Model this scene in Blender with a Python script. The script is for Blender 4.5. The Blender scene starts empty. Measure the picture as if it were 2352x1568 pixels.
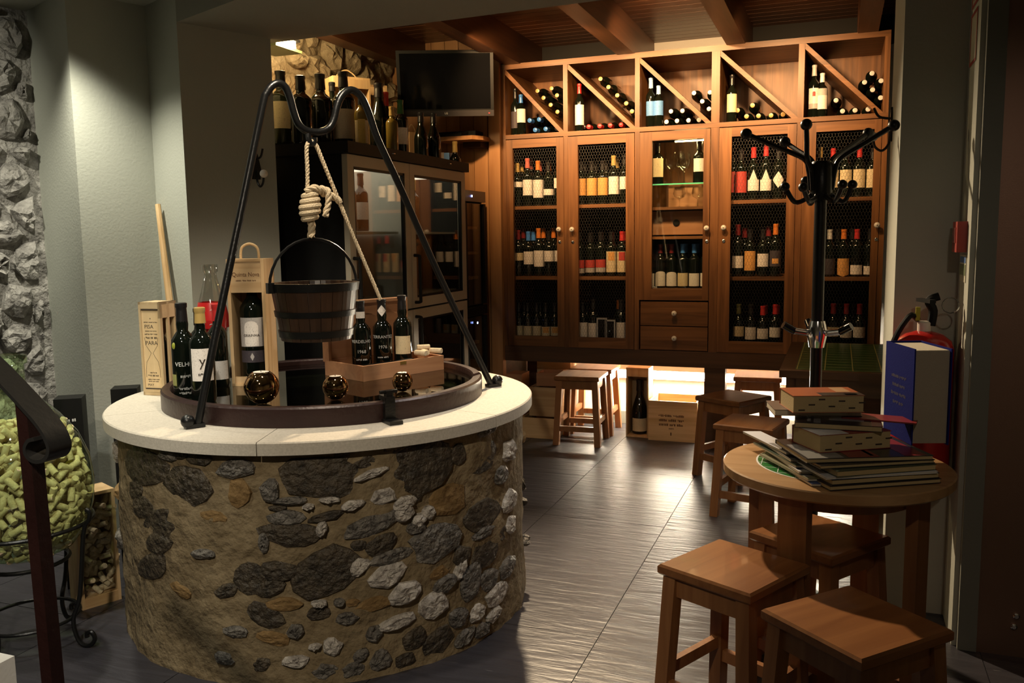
import bpy, math, random
from mathutils import Vector, Matrix
R=math.radians
random.seed(7)
sc=bpy.context.scene
col=sc.collection
# ------------------------------------------------------------------ camera
W,H,FL=2352,1568,1982.0
YAW,PITCH,ROLL,HC=R(20.74),R(6.80),R(-0.82),1.36
_f=Vector((-math.sin(YAW),math.cos(YAW),0)); _r=Vector((math.cos(YAW),math.sin(YAW),0)); _u=Vector((0,0,1))
CF=_f*math.cos(PITCH)-_u*math.sin(PITCH); _u2=_u*math.cos(PITCH)+_f*math.sin(PITCH)
CR=_r*math.cos(ROLL)+_u2*math.sin(ROLL); CU=_u2*math.cos(ROLL)-_r*math.sin(ROLL)
cd=bpy.data.cameras.new('camera'); cam=bpy.data.objects.new('camera',cd); col.objects.link(cam)
cd.sensor_width=36; cd.lens=FL/W*36; cd.clip_start=.05; cd.clip_end=60
m=Matrix((CR,CU,-CF)).transposed().to_4x4(); m.translation=(0,0,HC); cam.matrix_world=m
sc.camera=cam
# ------------------------------------------------------------------ world, exposure
wd=bpy.data.worlds.new('world'); sc.world=wd; wd.use_nodes=True
wd.node_tree.nodes['Background'].inputs[0].default_value=(.9,.85,.75,1)
wd.node_tree.nodes['Background'].inputs[1].default_value=.004
sc.view_settings.view_transform='Standard'; sc.view_settings.look='None'
sc.view_settings.gamma=1; sc.view_settings.use_curve_mapping=False
sc.view_settings.exposure=-0.05
# ------------------------------------------------------------------ room lamps (recessed ceiling spots, plus an added fill)
def spot(name,loc,to,energy,color,size=60,blend=.5,rad=.04):
    d=bpy.data.lights.new(name,'SPOT'); d.energy=energy; d.color=color; d.spot_size=R(size); d.spot_blend=blend; d.shadow_soft_size=rad
    o=bpy.data.objects.new(name,d); col.objects.link(o); o.location=loc
    o.rotation_euler=(Vector(to)-Vector(loc)).to_track_quat('-Z','Y').to_euler(); return o
WARM=(1,.60,.27); NEUT=(1,.86,.66); COOL=(1,.95,.76); YEL=(1,.70,.33)
LIGHTS=[
 ('well_spot',(-1.45,2.15,2.39),(-1.85,2.75,.8),60,NEUT,75,.6),
 ('wall_spot',(-2.90,2.62,2.37),(-2.93,2.86,0),105,COOL,100,1),
 ('stone_wall_spot',(-3.0,1.5,2.39),(-4.0,2.35,1.75),120,COOL,85,.8),
 ('left_spot',(-2.45,1.85,2.40),(-2.5,2.05,0),40,COOL,58,.6),
 ('demijohn_spot',(-1.75,.95,2.40),(-2.55,2.1,.45),66,(1,.98,.86),56,.6),
 ('front_spot',(-.75,-.2,2.40),(-1.6,2.3,.35),160,NEUT,58,.8),
 ('rear_spot',(-1.6,4.66,2.47),(-.35,2.3,.3),430,(1,.76,.48),74,.7),
 ('entrance_spot',(.45,.5,2.40),(.40,2.75,.95),21,(1,.82,.62),48,.9),  # added fill light with no fitting, lifts the books and door sheen
 ('aisle_spot',(-.5,3.15,2.285),(-1.15,2.5,.2),42,(1,.95,.88),70,.7),
 ('cabinet_spot',(-1.95,4.55,2.46),(-1.85,5.6,2.10),108,WARM,86,1),
 ('cabinet_spot',(-1.45,4.50,2.46),(-1.35,5.6,2.10),108,WARM,86,1),
 ('cabinet_spot',(-.95,4.50,2.58),(-.88,5.6,2.12),150,WARM,96,1),
 ('cabinet_spot',(-.40,4.55,2.46),(-.25,5.6,2.10),108,WARM,86,1),
]
for a in LIGHTS: spot(*a)
# ------------------------------------------------------------------ helpers
def ray(x,y): return CF+CR*((x-W/2)/FL)-CU*((y-H/2)/FL)
def P(x,y,X=None,Y=None,Z=None):
    d=ray(x,y)
    t=X/d.x if X is not None else Y/d.y if Y is not None else (Z-HC)/d.z
    return Vector((0,0,HC))+d*t
def link(o): col.objects.link(o); return o
class MB:
    def __init__(s): s.v=[]; s.f=[]
    def add(s,v,f):
        n=len(s.v); s.v+=[tuple(a) for a in v]; s.f+=[tuple(i+n for i in q) for q in f]; return s
    def box(s,c,d,rot=None):
        hx,hy,hz=d[0]/2,d[1]/2,d[2]/2
        v=[Vector((x,y,z)) for x in(-hx,hx) for y in(-hy,hy) for z in(-hz,hz)]
        if rot: 
            M=rot if isinstance(rot,Matrix) else Matrix.Rotation(rot,3,'Z'); v=[M@a for a in v]
        c=Vector(c); v=[a+c for a in v]
        return s.add(v,[(0,1,3,2),(4,6,7,5),(0,4,5,1),(2,3,7,6),(0,2,6,4),(1,5,7,3)])
    def bx(s,x0,x1,y0,y1,z0,z1): return s.box(((x0+x1)/2,(y0+y1)/2,(z0+z1)/2),(abs(x1-x0),abs(y1-y0),abs(z1-z0)))
    def lathe(s,prof,n=20,c=(0,0,0),cap0=True,cap1=True):
        v=[];f=[];k=len(prof)
        for r,z in prof:
            for i in range(n):
                a=2*math.pi*i/n; v.append((c[0]+r*math.cos(a),c[1]+r*math.sin(a),c[2]+z))
        for j in range(k-1):
            for i in range(n): f.append((j*n+i,j*n+(i+1)%n,(j+1)*n+(i+1)%n,(j+1)*n+i))
        if cap0: f.append(tuple(range(n-1,-1,-1)))
        if cap1: f.append(tuple((k-1)*n+i for i in range(n)))
        return s.add(v,f)
    def tube(s,pts,r,n=8,closed=False):
        pts=[Vector(p) for p in pts]; k=len(pts); v=[];f=[]; up=None
        for i,p in enumerate(pts):
            a=pts[(i-1)%k] if (closed or i>0) else p; b=pts[(i+1)%k] if (closed or i<k-1) else p
            t=(b-a).normalized()
            if up is None: up=t.orthogonal().normalized()
            up=(up-t*up.dot(t)); up=up.normalized() if up.length>1e-6 else t.orthogonal().normalized()
            w=t.cross(up); rr=r[i] if isinstance(r,(list,tuple)) else r
            for j in range(n):
                an=2*math.pi*j/n; v.append(p+up*math.cos(an)*rr+w*math.sin(an)*rr)
        for i in range(k if closed else k-1):
            for j in range(n): f.append((i*n+j,i*n+(j+1)%n,((i+1)%k)*n+(j+1)%n,((i+1)%k)*n+j))
        if not closed: f.append(tuple(range(n-1,-1,-1))); f.append(tuple((k-1)*n+j for j in range(n)))
        return s.add(v,f)
    def ball(s,c,r,n=14,m=9,sz=1):
        pr=[(max(1e-4,r*math.sin(math.pi*j/m)),-r*sz*math.cos(math.pi*j/m)) for j in range(m+1)]
        return s.lathe(pr,n,c)
    def prism(s,pts,z0,z1):
        n=len(pts); v=[(p[0],p[1],z0) for p in pts]+[(p[0],p[1],z1) for p in pts]
        f=[tuple(range(n-1,-1,-1)),tuple(range(n,2*n))]+[(i,(i+1)%n,n+(i+1)%n,n+i) for i in range(n)]
        return s.add(v,f)
    def mesh(s,name,mat,smooth=False,ang=None):
        me=bpy.data.meshes.new(name); me.from_pydata(s.v,[],s.f); me.validate()
        if mat: me.materials.append(mat)
        import bmesh
        b=bmesh.new(); b.from_mesh(me); bmesh.ops.recalc_face_normals(b,faces=b.faces)
        if smooth:
            for q in b.faces: q.smooth=True
            lim=R(ang or 40)
            for e in b.edges:
                if len(e.link_faces)==2 and e.calc_face_angle(0)>lim: e.smooth=False
        b.to_mesh(me); b.free(); return me
    def build(s,name,mat,parent=None,smooth=False,loc=None,ang=None,kind=None):
        o=link(bpy.data.objects.new(name,s.mesh(name,mat,smooth,ang)))
        if parent: o.parent=parent
        if loc: o.location=loc
        if kind: o['kind']=kind
        return o
def inst(name,me,parent=None,loc=(0,0,0),rot=(0,0,0),scale=None):
    o=link(bpy.data.objects.new(name,me)); o.parent=parent; o.location=loc; o.rotation_euler=rot
    if scale: o.scale=scale
    return o
def thing(name,label,cat,loc=(0,0,0),rz=0,group=None,rot=None):
    o=link(bpy.data.objects.new(name,None)); o.empty_display_size=.05
    o.location=loc; o.rotation_euler=rot if rot else (0,0,rz); o['label']=label; o['category']=cat
    if group: o['group']=group
    return o
def tag(o,label,cat,group=None):
    o['label']=label; o['category']=cat
    if group: o['group']=group
    return o
def struct(o,label=None):
    o['kind']='structure'
    if label: o['label']=label
    return o
def arc(c,r,a0,a1,n,z=0): return [(c[0]+r*math.cos(a0+(a1-a0)*i/n),c[1]+r*math.sin(a0+(a1-a0)*i/n),z) for i in range(n+1)]
def smooth_path(pts,n=6):
    pts=[Vector(p) for p in pts]; out=[]
    for i in range(len(pts)-1):
        p0=pts[max(i-1,0)];p1=pts[i];p2=pts[i+1];p3=pts[min(i+2,len(pts)-1)]
        for k in range(n):
            t=k/n; out.append(.5*((2*p1)+(p2-p0)*t+(2*p0-5*p1+4*p2-p3)*t*t+(3*p1-p0-3*p2+p3)*t**3))
    out.append(pts[-1]); return out
# ------------------------------------------------------------------ materials
MATS={}
def new_mat(name):
    m=bpy.data.materials.new(name); m.use_nodes=True
    return m,m.node_tree,m.node_tree.nodes['Principled BSDF']
def plain(name,c,rough=.5,metal=0,spec=.5,emit=None,es=1,bump=0,bscale=60,var=0,vscale=8,coat=0):
    if name in MATS: return MATS[name]
    m,t,b=new_mat(name); n=t.nodes; l=t.links
    b.inputs['Base Color'].default_value=(*c,1); b.inputs['Roughness'].default_value=rough; b.inputs['Metallic'].default_value=metal
    b.inputs['Specular IOR Level'].default_value=spec; b.inputs['Coat Weight'].default_value=coat
    if emit: b.inputs['Emission Color'].default_value=(*emit,1); b.inputs['Emission Strength'].default_value=es
    if bump or var:
        tc=n.new('ShaderNodeTexCoord')
        if var:
            no=n.new('ShaderNodeTexNoise'); no.inputs['Scale'].default_value=vscale; no.inputs['Detail'].default_value=6
            l.new(tc.outputs['Object'],no.inputs['Vector'])
            mx=n.new('ShaderNodeMix'); mx.data_type='RGBA'
            mx.inputs['A'].default_value=(*[max(0,x*(1-var)) for x in c],1); mx.inputs['B'].default_value=(*[min(1,x*(1+var)) for x in c],1)
            l.new(no.outputs['Fac'],mx.inputs['Factor']); l.new(mx.outputs['Result'],b.inputs['Base Color'])
        if bump:
            no=n.new('ShaderNodeTexNoise'); no.inputs['Scale'].default_value=bscale; no.inputs['Detail'].default_value=5
            l.new(tc.outputs['Object'],no.inputs['Vector'])
            bp=n.new('ShaderNodeBump'); bp.inputs['Strength'].default_value=bump; bp.inputs['Distance'].default_value=.01
            l.new(no.outputs['Fac'],bp.inputs['Height']); l.new(bp.outputs['Normal'],b.inputs['Normal'])
    MATS[name]=m; return m
def wood(name,c1,c2,axis='z',rough=.4,scale=1.0,bump=.15,coat=0):
    if name in MATS: return MATS[name]
    m,t,b=new_mat(name); n=t.nodes; l=t.links
    tc=n.new('ShaderNodeTexCoord'); oi=n.new('ShaderNodeObjectInfo')
    mp=n.new('ShaderNodeMapping'); s={'x':(1.6,26,26),'y':(26,1.6,26),'z':(26,26,1.6)}[axis]
    mp.inputs['Scale'].default_value=[q*scale for q in s]
    ad=n.new('ShaderNodeVectorMath'); ad.operation='ADD'
    l.new(tc.outputs['Object'],ad.inputs[0]); l.new(oi.outputs['Random'],ad.inputs[1]); l.new(ad.outputs[0],mp.inputs['Vector'])
    no=n.new('ShaderNodeTexNoise'); no.inputs['Scale'].default_value=1; no.inputs['Detail'].default_value=8; no.inputs['Distortion'].default_value=.8
    l.new(mp.outputs[0],no.inputs['Vector'])
    cr=n.new('ShaderNodeValToRGB'); cr.color_ramp.elements[0].position=.32; cr.color_ramp.elements[1].position=.68
    cr.color_ramp.elements[0].color=(*c1,1); cr.color_ramp.elements[1].color=(*c2,1)
    l.new(no.outputs['Fac'],cr.inputs[0])
    hs=n.new('ShaderNodeHueSaturation'); mr=n.new('ShaderNodeMapRange'); mr.inputs['To Min'].default_value=.82; mr.inputs['To Max'].default_value=1.15
    l.new(oi.outputs['Random'],mr.inputs['Value']); l.new(mr.outputs[0],hs.inputs['Value']); l.new(cr.outputs[0],hs.inputs['Color'])
    l.new(hs.outputs[0],b.inputs['Base Color']); b.inputs['Roughness'].default_value=rough; b.inputs['Coat Weight'].default_value=coat
    bp=n.new('ShaderNodeBump'); bp.inputs['Strength'].default_value=bump; bp.inputs['Distance'].default_value=.003
    l.new(no.outputs['Fac'],bp.inputs['Height']); l.new(bp.outputs['Normal'],b.inputs['Normal'])
    MATS[name]=m; return m
def rock(name,c1,c2,rough=.85,scale=30,bump=.6,dist=.02,spec=.3):
    if name in MATS: return MATS[name]
    m,t,b=new_mat(name); n=t.nodes; l=t.links
    tc=n.new('ShaderNodeTexCoord'); no=n.new('ShaderNodeTexNoise'); no.inputs['Scale'].default_value=scale; no.inputs['Detail'].default_value=10; no.inputs['Roughness'].default_value=.65
    oi=n.new('ShaderNodeObjectInfo'); ad=n.new('ShaderNodeVectorMath'); ad.operation='ADD'
    l.new(tc.outputs['Object'],ad.inputs[0]); l.new(oi.outputs['Random'],ad.inputs[1])
    l.new(ad.outputs[0],no.inputs['Vector'])
    cr=n.new('ShaderNodeValToRGB'); cr.color_ramp.elements[0].position=.35; cr.color_ramp.elements[1].position=.7
    cr.color_ramp.elements[0].color=(*c1,1); cr.color_ramp.elements[1].color=(*c2,1)
    l.new(no.outputs['Fac'],cr.inputs[0]); l.new(cr.outputs[0],b.inputs['Base Color'])
    b.inputs['Roughness'].default_value=rough; b.inputs['Specular IOR Level'].default_value=spec
    no2=n.new('ShaderNodeTexNoise'); no2.inputs['Scale'].default_value=scale*1.8; no2.inputs['Detail'].default_value=8
    l.new(ad.outputs[0],no2.inputs['Vector'])
    bp=n.new('ShaderNodeBump'); bp.inputs['Strength'].default_value=bump; bp.inputs['Distance'].default_value=dist
    l.new(no2.outputs['Fac'],bp.inputs['Height']); l.new(bp.outputs['Normal'],b.inputs['Normal'])
    MATS[name]=m; return m
def thin_glass(name,tint=(1,1,1),refl=.08,rough=.02):
    if name in MATS: return MATS[name]
    m=bpy.data.materials.new(name); m.use_nodes=True; t=m.node_tree; n=t.nodes; l=t.links
    n.remove(n['Principled BSDF']); out=n['Material Output']
    tr=n.new('ShaderNodeBsdfTransparent'); tr.inputs[0].default_value=(*tint,1)
    gl=n.new('ShaderNodeBsdfGlossy'); gl.inputs['Roughness'].default_value=rough
    lw=n.new('ShaderNodeLayerWeight'); lw.inputs['Blend'].default_value=.5
    pw=n.new('ShaderNodeMath'); pw.operation='POWER'; pw.inputs[1].default_value=4.5; l.new(lw.outputs['Facing'],pw.inputs[0])
    mm=n.new('ShaderNodeMath'); mm.operation='MULTIPLY_ADD'; mm.inputs[1].default_value=1-refl; mm.inputs[2].default_value=refl; mm.use_clamp=True; l.new(pw.outputs[0],mm.inputs[0])
    mx=n.new('ShaderNodeMixShader'); l.new(mm.outputs[0],mx.inputs[0]); l.new(tr.outputs[0],mx.inputs[1]); l.new(gl.outputs[0],mx.inputs[2])
    l.new(mx.outputs[0],out.inputs['Surface']); MATS[name]=m; return m
def label_mat(name,c,ink=(.12,.09,.08),amount=.5):
    if name in MATS: return MATS[name]
    m,t,b=new_mat(name); n=t.nodes; l=t.links
    tc=n.new('ShaderNodeTexCoord'); oi=n.new('ShaderNodeObjectInfo'); mp=n.new('ShaderNodeMapping'); mp.inputs['Scale'].default_value=(420,420,170)
    ad=n.new('ShaderNodeVectorMath'); ad.operation='ADD'; l.new(tc.outputs['Object'],ad.inputs[0]); l.new(oi.outputs['Random'],ad.inputs[1]); l.new(ad.outputs[0],mp.inputs['Vector'])
    no=n.new('ShaderNodeTexNoise'); no.inputs['Scale'].default_value=1; no.inputs['Detail'].default_value=2; l.new(mp.outputs[0],no.inputs['Vector'])
    cr=n.new('ShaderNodeValToRGB'); cr.color_ramp.elements[0].position=.60; cr.color_ramp.elements[1].position=.68
    cr.color_ramp.elements[0].color=(*c,1); cr.color_ramp.elements[1].color=(*[c[i]*(1-amount)+ink[i]*amount for i in range(3)],1)
    l.new(no.outputs['Fac'],cr.inputs[0]); l.new(cr.outputs[0],b.inputs['Base Color']); b.inputs['Roughness'].default_value=.6
    MATS[name]=m; return m
M={}
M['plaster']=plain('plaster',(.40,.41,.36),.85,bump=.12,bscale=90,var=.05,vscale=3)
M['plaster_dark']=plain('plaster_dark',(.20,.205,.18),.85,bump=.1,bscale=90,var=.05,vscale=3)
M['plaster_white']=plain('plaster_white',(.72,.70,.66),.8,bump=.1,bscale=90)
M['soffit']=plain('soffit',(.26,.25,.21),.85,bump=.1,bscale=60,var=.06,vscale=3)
M['grout']=plain('grout',(.10,.095,.09),.9)
M['iron']=plain('iron',(.006,.006,.006),.33,metal=.0,spec=.4,bump=.08,bscale=120)
M['iron_rust']=plain('iron_rust',(.026,.010,.009),.38,metal=.2,spec=.5,bump=.15,bscale=60,var=.4,vscale=14)
M['chrome']=plain('chrome',(.75,.75,.76),.15,metal=1)
M['steel']=plain('steel',(.40,.36,.28),.5,metal=0,var=.06,vscale=4)
M['gold']=plain('gold',(.50,.31,.15),.05,metal=1)
M['black']=plain('black',(.007,.007,.007),.5,spec=.2)
M['black_gloss']=plain('black_gloss',(.006,.006,.007),.12)
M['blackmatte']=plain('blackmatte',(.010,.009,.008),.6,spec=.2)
M['white']=plain('white',(.8,.78,.74),.35)
M['porcelain']=plain('porcelain',(.80,.74,.66),.15)
M['bottle']=plain('bottle',(.004,.006,.004),.07,spec=.6)
M['bottle_green']=plain('bottle_green',(.02,.026,.008),.08,spec=.6)
M['bottle_amber']=plain('bottle_amber',(.16,.11,.02),.08,spec=.6)
M['oak']=wood('oak',(.115,.044,.013),(.255,.108,.036),'z',.42)
M['oak_x']=wood('oak_x',(.115,.044,.013),(.255,.108,.036),'x',.42)
M['oak_y']=wood('oak_y',(.115,.044,.013),(.255,.108,.036),'y',.42)
M['oak_dark']=wood('oak_dark',(.060,.026,.012),(.10,.046,.020),'x',.5)
M['pine']=wood('pine',(.34,.155,.055),(.46,.235,.095),'z',.5,.6)
M['ceil_wood']=wood('ceil_wood',(.060,.021,.0085),(.11,.042,.017),'x',.35)
M['beam_wood']=wood('beam_wood',(.075,.028,.012),(.13,.052,.022),'y',.4)
M['crate']=wood('crate',(.50,.31,.14),(.66,.46,.25),'x',.6)
M['crate_z']=wood('crate_z',(.50,.31,.14),(.66,.46,.25),'z',.6)
M['box_light']=wood('box_light',(.62,.45,.24),(.74,.57,.34),'z',.6,.8)
M['box_red']=wood('box_red',(.36,.16,.075),(.46,.23,.11),'x',.45)
M['stool']=wood('stool',(.22,.082,.027),(.32,.135,.047),'y',.32,1,.1,.3)
M['stool_z']=wood('stool_z',(.24,.095,.033),(.34,.15,.055),'z',.36,1,.1,.2)
M['table']=wood('table',(.36,.20,.085),(.48,.29,.14),'x',.35,1,.1,.2)
M['bucket']=wood('bucket',(.028,.014,.008),(.055,.027,.014),'z',.35)
M['cork']=rock('cork',(.58,.44,.28),(.76,.64,.46),.85,120,.4,.004)
M['rope']=plain('rope',(.62,.50,.33),.9,bump=.5,bscale=200)
M['jute']=plain('jute',(.60,.42,.22),.9,bump=.4,bscale=200)
M['mortar']=rock('mortar',(.165,.120,.064),(.28,.215,.125),.85,11,.8,.03)
M['stone_d']=rock('stone_d',(.026,.020,.013),(.10,.076,.048),.48,26,.8,.03,.5)
M['stone_m']=rock('stone_m',(.06,.053,.045),(.26,.235,.20),.42,34,.9,.03,.5)
M['stone_l']=rock('stone_l',(.26,.23,.20),(.66,.61,.54),.42,30,.8,.025,.5)
M['stone_o']=rock('stone_o',(.16,.095,.035),(.27,.17,.07),.8,22,.6,.02)
M['stone_wall']=rock('stone_wall',(.26,.20,.12),(.52,.42,.28),.85,14,.8,.03)
M['stone_grey']=rock('stone_grey',(.16,.15,.14),(.46,.44,.41),.85,14,.9,.04)
M['granite']=rock('granite',(.48,.44,.37),(.62,.57,.49),.7,140,.15,.003)
M['glass']=thin_glass('glass',(.97,.99,.98),.05)
M['glass_well']=thin_glass('glass_well',(.45,.48,.42),.20)
M['glass_green']=thin_glass('glass_green',(.80,.93,.70),.06)
M['glass_fridge']=thin_glass('glass_fridge',(.86,.88,.86),.06)
M['glass_edge']=plain('glass_edge',(.15,.75,.45),.1,spec=.8)
M['paper']=plain('paper',(.66,.60,.48),.8,bump=.2,bscale=300)
M['pages_tan']=plain('pages_tan',(.55,.42,.22),.8,bump=.2,bscale=300)
M['ink']=plain('ink',(.05,.035,.025),.7)
M['print_white']=plain('print_white',(.62,.62,.60),.5)
# slate with riven relief
def slate():
    m,t,b=new_mat('slate'); n=t.nodes; l=t.links
    tc=n.new('ShaderNodeTexCoord'); oi=n.new('ShaderNodeObjectInfo')
    ad=n.new('ShaderNodeVectorMath'); ad.operation='ADD'; sc_=n.new('ShaderNodeVectorMath'); sc_.operation='SCALE'; sc_.inputs[3].default_value=37
    cb=n.new('ShaderNodeCombineXYZ'); l.new(oi.outputs['Random'],cb.inputs[0]); l.new(oi.outputs['Random'],cb.inputs[1]); l.new(cb.outputs[0],sc_.inputs[0])
    l.new(tc.outputs['Object'],ad.inputs[0]); l.new(sc_.outputs[0],ad.inputs[1])
    def noise(scale,detail,dist=0):
        mp=n.new('ShaderNodeMapping'); mp.inputs['Scale'].default_value=scale; l.new(ad.outputs[0],mp.inputs['Vector'])
        no=n.new('ShaderNodeTexNoise'); no.inputs['Scale'].default_value=1; no.inputs['Detail'].default_value=detail; no.inputs['Distortion'].default_value=dist
        l.new(mp.outputs[0],no.inputs['Vector']); return no
    a=noise((3,22,1),6,1.2); c=noise((14,60,1),4,.5); v=noise((2.2,34,1),3,2.0)
    mm=n.new('ShaderNodeMath'); mm.operation='MULTIPLY_ADD'; mm.inputs[1].default_value=.35; l.new(c.outputs['Fac'],mm.inputs[0]); l.new(a.outputs['Fac'],mm.inputs[2])
    bp=n.new('ShaderNodeBump'); bp.inputs['Strength'].default_value=.55; bp.inputs['Distance'].default_value=.008
    l.new(mm.outputs[0],bp.inputs['Height']); l.new(bp.outputs['Normal'],b.inputs['Normal'])
    cr=n.new('ShaderNodeValToRGB'); cr.color_ramp.elements[0].color=(.022,.021,.026,1); cr.color_ramp.elements[1].color=(.060,.057,.070,1)
    l.new(a.outputs['Fac'],cr.inputs[0])
    vr=n.new('ShaderNodeValToRGB'); vr.color_ramp.elements[0].position=.735; vr.color_ramp.elements[1].position=.76; vr.color_ramp.elements[0].color=(0,0,0,1)
    l.new(v.outputs['Fac'],vr.inputs[0])
    mx=n.new('ShaderNodeMix'); mx.data_type='RGBA'; l.new(vr.outputs[0],mx.inputs['Factor']); l.new(cr.outputs[0],mx.inputs['A']); mx.inputs['B'].default_value=(.30,.29,.30,1)
    l.new(mx.outputs['Result'],b.inputs['Base Color']); b.inputs['Roughness'].default_value=.37; b.inputs['Specular IOR Level'].default_value=.5
    return m
M['slate']=slate()
def cap_mat(c): return plain('cap_%.2f_%.2f_%.2f'%c,c,.3,spec=.5)
COL=dict(gold=(.46,.31,.10),red=(.50,.03,.03),orange=(.62,.18,.03),pink=(.55,.13,.10),dark=(.012,.011,.012),dred=(.16,.015,.018),blue=(.06,.22,.62),lblue=(.35,.55,.85),white=(.75,.74,.72),olive=(.09,.09,.035),green=(.03,.14,.05),silver=(.6,.58,.55),
 cream=(.70,.58,.36),lwhite=(.84,.78,.72),lorange=(.72,.36,.10),lred=(.50,.05,.04),lyellow=(.62,.45,.14),ldark=(.05,.04,.05),lbluelab=(.13,.33,.72),grey=(.45,.42,.40))
def lab(c): return label_mat('label_'+c,COL[c])
def cap(c): return cap_mat(COL[c])
def text(s,size,mat,parent,loc,rot=(R(90),0,0),cyl=None,ext=.0004,name='lettering',align='CENTER',sx=1):
    cu=bpy.data.curves.new('txt','FONT'); cu.body=s; cu.size=size; cu.align_x=align; cu.align_y='CENTER'; cu.extrude=ext; cu.resolution_u=2
    o=link(bpy.data.objects.new('txt',cu)); bpy.context.view_layer.update()
    dg=bpy.context.evaluated_depsgraph_get(); me=bpy.data.meshes.new_from_object(o.evaluated_get(dg))
    bpy.data.objects.remove(o); bpy.data.curves.remove(cu); me.name=name
    for v in me.vertices:
        v.co.x*=sx
        if cyl: # wrap round a vertical cylinder, facing -Y
            a=v.co.x/cyl; rr=cyl+v.co.z; v.co=Vector((rr*math.sin(a),-rr*math.cos(a),v.co.y))
    me.materials.clear(); me.materials.append(mat)
    return inst(name,me,parent,loc,(0,0,0) if cyl else rot)
def scribble(w,h,mat,parent,loc,rot=(R(90),0,0),cyl=None,name='print_line',seed=1,words=3):
    # a line of print too small to read: a row of uneven little strokes
    rg=random.Random(seed); mb=MB(); x=-w/2; brk=[w*(k+1)/words-w/2 for k in range(words-1)]
    while x<w/2:
        ww=h*rg.uniform(.22,.55); y0=-h*.5*(1 if rg.random()<.8 else .3); y1=h*.5*rg.uniform(.35,1)
        q=[(x,y0,0),(x+ww,y0,0),(x+ww,y1,0),(x,y1,0)]
        if cyl: q=[((cyl+.0004)*math.sin(a/cyl),-(cyl+.0004)*math.cos(a/cyl),b) for a,b,_ in q]
        mb.add(q,[(0,1,2,3)]); x+=ww+h*.16
        if brk and x>brk[0]: x+=h*.5; brk.pop(0)
    o=mb.build(name,mat,parent); o.location=loc; o.rotation_euler=(0,0,0) if cyl else rot; o['kind']='stuff'; return o
# ================================================================== SETTING
# ---- floor of slate tiles 0.60 x 1.20
floor=struct(MB().bx(-5,2.2,-1.2,6.2,-.10,-.004).build('floor',M['grout']),'dark slate tiled floor with thin grey joints')
tile_me=MB().bx(-.2985,.2985,-.5985,.5985,-.02,0).mesh('tile',M['slate'])
for i in range(-6,5):
    x=-.733+.6*i+.3
    for j in range(-4,4):
        y=2.73+1.2*j+.6+(-.46 if i%2==0 else 0)+(.0 if i!=-1 else .46*0)
        if i in(-1,): y=2.73+1.2*j+.6
        if y>6.6 or y<-1.0: continue
        inst('tile',tile_me,floor,(x,y,0))
# ---- stepped plaster wall on the left
e1=Vector((.379,.925,0)); e2=Vector((-.925,.379,0))
def ray_hit(px,py,o,d):
    k=ray(px,py); k=k.x/k.y; t=(k*o.y-o.x)/(d.x-k*d.y); return o+d*t
cD0=Vector((-2.68,3.08,0)); cD1=Vector((-2.508,3.50,0))
cC=ray_hit(345,240,cD0,e2); cB=ray_hit(163,200,cC,-e1); cA=ray_hit(88,400,cB,e2)
cS=cA-e1*1.9
wall_pts=[cS+e2*.0,cA,cB,cC,cD0,cD1,Vector((-3.3,3.58,0)),Vector((-4.6,4.0,0)),Vector((-4.9,1.2,0))]
struct(MB().prism([(p.x,p.y) for p in wall_pts],0,2.9).build('wall_left',M['plaster']),'stepped grey plaster wall left of the well')
# generic stones -------------------------------------------------
def clip_cell(c,others,bounds):
    x0,x1,y0,y1=bounds; poly=[(x0,y0),(x1,y0),(x1,y1),(x0,y1)]
    for o in others:
        mx,my=(c[0]+o[0])/2,(c[1]+o[1])/2; dx,dy=o[0]-c[0],o[1]-c[1]
        if dx*dx+dy*dy<1e-9: continue
        out=[]
        for i in range(len(poly)):
            a=poly[i];b=poly[(i+1)%len(poly)]
            da=(a[0]-mx)*dx+(a[1]-my)*dy; db=(b[0]-mx)*dx+(b[1]-my)*dy
            if da<=0: out.append(a)
            if (da<0)!=(db<0) and abs(da-db)>1e-12:
                t=da/(da-db); out.append((a[0]+(b[0]-a[0])*t,a[1]+(b[1]-a[1])*t))
        poly=out
        if len(poly)<3: return []
    return poly
def round_poly(poly,n=10,jit=.04,rng=random):
    cx=sum(p[0] for p in poly)/len(poly); cy=sum(p[1] for p in poly)/len(poly); out=[]
    for k in range(n):
        a=2*math.pi*k/n; dx,dy=math.cos(a),math.sin(a); best=1e9
        for i in range(len(poly)):
            p=poly[i];q=poly[(i+1)%len(poly)]; ex,ey=q[0]-p[0],q[1]-p[1]; den=dx*ey-dy*ex
            if abs(den)<1e-9: continue
            t=((p[0]-cx)*ey-(p[1]-cy)*ex)/den
            if 0<t<best: best=t
        best*=1-rng.random()*jit*2; out.append((cx+dx*best,cy+dy*best))
    return (cx,cy),out
def stone_geo(c,out,depth,fmap,rng,sink=.012):
    n=len(out); v=[];f=[]
    def ring(s,d,j):
        for p in out:
            w=d*(1+rng.uniform(-j,j)); k=s*(1+rng.uniform(-.06,.06) if s<1 else 1); v.append(fmap(c[0]+(p[0]-c[0])*k,c[1]+(p[1]-c[1])*k,w))
    ring(1,-sink,0); ring(.94,depth*.55,.35); ring(.66,depth,.30); ring(.3,depth*1.05,.25)
    v.append(fmap(c[0],c[1],depth*rng.uniform(.9,1.15)))
    for r in range(3):
        for i in range(n): f.append((r*n+i,r*n+(i+1)%n,(r+1)*n+(i+1)%n,(r+1)*n+i))
    for i in range(n): f.append((3*n+i,3*n+(i+1)%n,4*n))
    return v,f
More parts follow.
